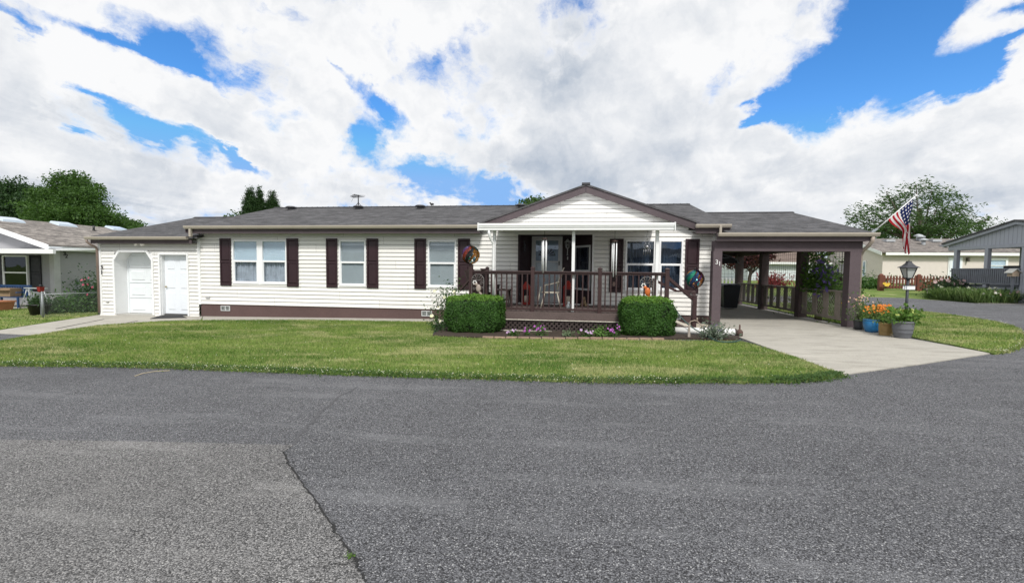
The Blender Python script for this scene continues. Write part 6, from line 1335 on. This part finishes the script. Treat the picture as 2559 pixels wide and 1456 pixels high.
MB().box(x-.55, x+.3, y-.15, y+.15, z+.34, z+.42).build('seat', SB_, t_)
for s_ in (-.42, .18): MB().box(x+s_, x+s_+.10, y-.12, y+.12, z, z+.34).build('leg', SB_, t_)
flower_plant(0, 0, .8, .8, 'dark flowering shrub at the left foot of the blue-grey porch', 'shrub', leafmat('pale_pink_bloom', (.5, .3, .32), (.6, .45, .45)), ((.02, .04, .02), (.06, .10, .045)), 1800, 14, .09, name='shrub', at=(19.2, gq(2372, 715, 19.2)[1], .45), lsize=.07)
for px, lab in ((2430, 'low dark shrub under the left half of the blue-grey railing'), (2500, 'low dark shrub under the right half of the blue-grey railing')):
    flower_plant(0, 0, .9, .45, lab, 'shrub', leafmat('pale_pink_bloom'), ((.02, .04, .02), (.06, .10, .045)), 1300, 8, .07, name='shrub', at=(19.2, gq(px, 715, 19.2)[1], .36), lsize=.07)

# ================================================================ SEEN THROUGH THE CARPORT
wg = thing('white_garage', 'white garage with brown roof seen through the carport grid', 'garage', (19, 46, .4)); gx0, gx1 = P(1870, 650, 46)[0], P(2062, 650, 46)[0]; gt = P(1960, 655, 46)[2]
WGM = M('garage_pale', (.62, .66, .70), .7, var=.03)
MB().box(gx0, gx1, 46, 54, -.2, gt).build('wall', WGM, wg); slab('roof', [(gx0-.4, 45.5, gt), (gx1+.4, 45.5, gt), (gx1+.4, 50, gt+1.5), (gx0-.4, 50, gt+1.5)], M('brown_shingles', (.16, .12, .10), .9, var=.2, vs_=6), wg, .12)
MB().box(gx0+.8, gx0+5.5, 45.93, 45.97, .3, gt-.5).build('garage_door', M('garage_panel', (.66, .70, .74), .6), wg); MB().box(gx0-.4, gx1+.4, 45.45, 45.49, gt-.22, gt).build('fascia', WHITE, wg)
def fence_far(x0, x1, y, z, h, label):
    t_ = thing('picket_fence', label, 'fence', (x0, y, z)); mt = M('grey_picket', (.40, .41, .42), .7)
    MB().box(x0, x1, y, y+.04, z+h*.25, z+h*.33).build('rail', mt, t_); MB().box(x0, x1, y, y+.04, z+h*.75, z+h*.83).build('rail', mt, t_); n = int((x1-x0)/.22)
    for k in range(n): x = x0+(x1-x0)*k/n; MB().box(x, x+.12, y-.03, y-.002, z, z+h).build('picket', mt, t_)
fence_far(P(1795, 700, 33)[0], P(1850, 700, 33)[0], 33, .25, .85, 'pale grey picket fence seen through the carport')
x = P(2060, 690, 24)[0]; 
# trees ---------------------------------------------------------------------
BARK = M('tree_bark', (.075, .06, .048), .9, var=.3, vs_=5, grain=.3)
def tree(name, label, base, h, clumps, leaf, lsize, nleaf, cat='tree', group=None, trunk_r=.3, droop=None, aspect=.5, wind=(0, 0, 0), seed=3, inner=True, trunk=True):
    """clumps: list of (x, y, z, rx, rz) leaf masses in world space"""
    rng = np.random.default_rng(seed); t_ = thing(name, label, cat, base, group); tot = sum(c[3]**2*c[4] for c in clumps)**1.0; P_ = []
    for (cx, cy, cz, rx, rz_) in clumps:
        n = max(30, int(nleaf*(rx**2*rz_)/tot)); d_ = rng.normal(size=(n, 3)); d_ /= np.linalg.norm(d_, axis=1, keepdims=True); r = rng.random((n, 1))**.42
        lump = 1+.22*np.sin(d_[:, :1]*5+cx*3)+.18*np.sin(d_[:, 2:]*7+cz*2)+.15*np.sin(d_[:, 1:2]*6+cx)
        P_.append(np.array((cx, cy, cz))+d_*r*lump*np.array((rx, rx, rz_)))
    pp = np.concatenate(P_)
    k_ = 12; ctr = pp[rng.permutation(len(pp))[:len(pp)//k_]]; pp = np.repeat(ctr, k_, 0)+rng.normal(0, 1, (len(ctr)*k_, 3))*lsize*np.array((1.7, 1.7, 1.2))
    fastmesh('crown', leafquads(pp, lsize, aspect, None, 1., rng, droop).reshape(-1, 3), 4, leaf, t_)
    if trunk:
        b = MB(); bx, by, bz = base; top = (np.mean([c[0] for c in clumps]), np.mean([c[1] for c in clumps]), bz+h*.62)
        b.tube([(bx, by, bz-.2), (bx+(top[0]-bx)*.3, by, bz+h*.25), top], [trunk_r*1.3, trunk_r, trunk_r*.55], 9)
        for (cx, cy, cz, rx, rz_) in clumps:
            s = random.uniform(.25, .6); p0 = Vector((bx, by, bz)).lerp(Vector(top), s); p2 = Vector((cx, cy, cz)); p1 = p0.lerp(p2, .5)+Vector((0, 0, .3)); b.tube([p0, p1, p2], [trunk_r*.5, trunk_r*.3, trunk_r*.08], 6)
        b.build('trunk', BARK, t_)
    return t_
def clumps_px(lst, Y): 
    o = []
    for px, py, rx, ry, dy in lst:
        c = P(px, py, Y+dy); e = P(px+rx, py, Y+dy); f = P(px, py-ry, Y+dy); o.append((c[0], c[1], c[2], abs(e[0]-c[0])*.9, abs(f[2]-c[2])))
    return o
GL1 = leafmat('maple_leaf', (.030, .072, .018), (.085, .16, .036), (.055, .115, .024), .3); GL2 = leafmat('dark_tree_leaf', (.018, .045, .017), (.05, .10, .034), (.036, .075, .026), .3); GL3 = leafmat('windy_leaf', (.034, .075, .026), (.09, .155, .05), (.06, .11, .036), .35)
Yt = 40
tree('broadleaf_tree', 'large dense green tree rising behind the left neighbour roof', P(185, 600, Yt)[:2]+(-.6,), 11, clumps_px([(185, 470, 48, 36, 0), (150, 505, 55, 40, 1), (215, 505, 45, 42, -1), (185, 540, 75, 38, -2), (240, 545, 42, 28, 0), (130, 545, 50, 30, 0), (185, 445, 22, 18, 0), (228, 478, 22, 20, 1), (275, 555, 25, 15, 0), (205, 580, 90, 30, 0)], Yt), GL1, .13, 52000, seed=3)
tree('broadleaf_tree', 'dark loose tree at the far left edge behind the neighbour roof', P(30, 600, 42)[:2]+(-.6,), 11, clumps_px([(20, 475, 40, 28, 0), (75, 480, 32, 22, 1), (40, 510, 60, 32, 0), (95, 520, 45, 32, 0), (10, 540, 60, 30, 0), (70, 555, 70, 26, 0), (-50, 500, 50, 40, 0), (112, 478, 14, 10, 0)], 42), GL2, .15, 26000, seed=4)
tree('broadleaf_tree', 'low spreading tree top just above the garage roof eave', P(310, 600, 46)[:2]+(-.5,), 6, clumps_px([(300, 557, 32, 14, 0), (330, 563, 22, 9, 0), (275, 565, 25, 12, 0), (350, 568, 14, 6, 0), (300, 580, 50, 14, 0)], 46), GL1, .13, 9000, seed=5)
CL = leafmat('arborvitae_leaf', (.016, .042, .013), (.04, .085, .022), (.028, .062, .018), .2)
for (xa, xb, yt, yb, lab, sd) in ((609, 646, 472, 560, 'taller left spire of the columnar evergreens behind the roof', 1), (640, 661, 477, 560, 'narrow middle spire of the columnar evergreens behind the roof', 2), (663, 700, 484, 560, 'shorter right columnar evergreen behind the roof', 3)):
    Yc = 31+sd*.4; cx = (xa+xb)/2; c0 = P(cx, 560, Yc); rx = abs(P(xb, 560, Yc)[0]-P(xa, 560, Yc)[0])/2; cs = []
    ztop = P(cx, yt, Yc)[2]; n = 9
    for k in range(n):
        f = k/(n-1); z = c0[2]-1.0+(ztop-.30-c0[2]+1.0)*f; w = rx*(.98 if f < .7 else .98-.5*(f-.7)/.3); cs += [(c0[0]-w*.42, Yc, z+.1*math.sin(k*3+sd), w*.62, .42), (c0[0]+w*.42, Yc, z+.1*math.cos(k*2+sd), w*.62, .42)]
    tree('columnar_evergreen', lab, (c0[0], Yc, -.3), ztop+.3, cs, CL, .052, 36000, group='columnar evergreens behind the roof', droop=(0, 0, 2.2), aspect=.4, seed=sd+10, trunk_r=.12)
tree('broadleaf_tree', 'little green tree top peeping over the ridge left of the porch gable', P(1328, 600, 45)[:2]+(.2,), 8, clumps_px([(1330, 500, 20, 9, 0), (1315, 506, 14, 8, 0), (1347, 503, 14, 8, 0), (1330, 520, 40, 16, 0)], 45), GL3, .17, 1500, seed=21)
tree('broadleaf_tree', 'sliver of pale green tree showing above the garage roof ridge', P(590, 600, 44)[:2]+(-.4,), 6, clumps_px([(590, 541, 14, 6, 0), (600, 550, 30, 10, 0)], 44), GL3, .16, 700, seed=22)
Yr = 56
tree('windblown_tree', 'large airy tree with windblown branches behind the cream house', P(2300, 640, Yr)[:2]+(.8,), 13, clumps_px([(2290, 480, 55, 26, 0), (2230, 500, 45, 30, 1), (2350, 500, 55, 30, 0), (2180, 530, 45, 26, 0), (2260, 540, 80, 36, 0), (2360, 545, 75, 34, 0), (2140, 550, 34, 18, 0), (2120, 535, 16, 8, 0), (2410, 520, 30, 14, 0), (2430, 560, 42, 18, 0), (2455, 550, 26, 8, 1), (2480, 544, 18, 4, 0), (2290, 460, 22, 10, 0), (2330, 472, 22, 10, 0), (2385, 490, 16, 9, 0), (2215, 478, 14, 10, 0), (2300, 580, 170, 26, 2), (2200, 570, 70, 22, 0)], Yr), GL3, .17, 15500, droop=(2.6, 0, -.3), aspect=.34, seed=8)
PL = leafmat('plum_leaf', (.045, .014, .018), (.11, .03, .032), (.08, .04, .03), .3)
tree('purple_plum_tree', 'dark purple-leaved tree with slanting trunk seen through the carport', P(1870, 705, 30)[:2]+(.3,), 3.6, clumps_px([(1880, 650, 36, 22, 0), (1915, 640, 22, 13, 0), (1850, 645, 30, 22, 0), (1940, 648, 12, 7, 0), (1830, 660, 24, 14, 0), (1890, 630, 45, 14, 0)], 30), PL, .10, 3600, seed=9, trunk_r=.10)
MR = ((.10, .015, .018), (.24, .04, .045))
flower_plant(0, 0, .9, 1.1, 'rounded maroon shrub seen through the middle carport panel', 'shrub', None, MR, 1800, name='maroon_shrub', at=(P(1938, 700, 34)[0], 34.5, .2), lsize=.09)
flower_plant(0, 0, .8, 1.6, 'tall green shrub behind the wind chime in the front carport panel', 'shrub', None, ((.02, .06, .018), (.06, .13, .03)), 2600, name='shrub', at=(P(2095, 700, 21)[0], 21.2, .15), lsize=.06)
flower_plant(0, 0, .7, .55, 'yellow and orange daylilies behind the front lattice panel', 'flowers', leafmat('daylily', (.75, .35, .03), (.8, .55, .08)), ((.04, .10, .02), (.12, .2, .04)), 900, 34, .05, name='daylily', at=(8.1, 14.0, .1), lsize=.05)
flower_plant(0, 0, .9, .7, 'green perennial clump outside the carport wall', 'plants', None, ((.03, .08, .02), (.09, .16, .04)), 1200, name='border_plant', at=(8.2, 16.4, .12), lsize=.05)

# houses across the road, behind the camera: what the windows reflect
def facing_house(x, y, w, col, label):
    t_ = thing('facing_house', label, 'house', (x, y, gz(x))); z = gz(x); wl = M('facing_wall_%d' % int(x), col, .85)
    MB().box(x-w/2, x+w/2, y-8, y, z-.2, z+2.6).build('wall', wl, t_)
    slab('roof', [(x-w/2-.3, y+.4, z+2.6), (x+w/2+.3, y+.4, z+2.6), (x+w/2+.3, y-4, z+3.8), (x-w/2-.3, y-4, z+3.8)], ROOF, t_); slab('roof', [(x-w/2-.3, y-4, z+3.799), (x+w/2+.3, y-4, z+3.799), (x+w/2+.3, y-8.4, z+2.6), (x-w/2-.3, y-8.4, z+2.6)], ROOF, t_)
    MB().prism([(x-3, z+2.6), (x+3, z+2.6), (x, z+3.75)], y, y+.5).build('gable', WHITE, t_)
    for k in (-.33, -.12, .3): f = MB().box(x+k*w-.6, x+k*w+.6, y+.01, y+.06, z+.9, z+2.2).build('window', WHITE, t_); MB().box(x+k*w-.5, x+k*w+.5, y+.061, y+.07, z+1., z+2.1).build('pane', DARKIN, f)
    MB().box(x+.06*w, x+.06*w+.95, y+.01, y+.06, z+.1, z+2.15).build('door', SHUT, t_)
facing_house(-31, -17, 17, (.42, .44, .46), 'grey house across the road with a white gable, left of the camera')
facing_house(-9, -18, 16, (.55, .52, .46), 'tan house across the road with a white gable, behind the camera')
facing_house(12, -18, 15, (.36, .40, .45), 'blue-grey house across the road with a white gable, right of the camera')

# weed in the crack and the marks on the road
x, y, _ = G(876, 1398)
flower_plant(0, 0, .024, .03, 'tiny green weed growing in the road crack', 'weed', None, ((.05, .12, .02), (.12, .22, .04)), 40, name='weed', at=(x, y, gz(x)+.013), lsize=.008)
def stain(name, px, py, rx, ry, mat, n=26):
    x, y, _ = G(px, py); pts = [(x+rx*math.cos(a)*(1+.25*math.sin(3*a+1)+random.uniform(-.18, .18)), y+ry*math.sin(a)*(1+.2*math.cos(2*a)+random.uniform(-.18, .18))) for a in np.linspace(0, 2*math.pi, n, endpoint=False)]
    sheet(name, pts, .0145, mat, .004)
b = MB(); q0 = None
for px, py in ((338, 941), (358, 934), (388, 929), (425, 927)):
    q1 = G(px, py)
    if q0: b.bar((q0[0], q0[1], gz(q0[0])+.012), (q1[0], q1[1], gz(q1[0])+.012), .018, .006)
    q0 = q1
tag(b.build('dry_straw', M('straw', (.42, .36, .24), .9)), 'long pale strand of dry grass on the road edge before the lawn', 'straw')
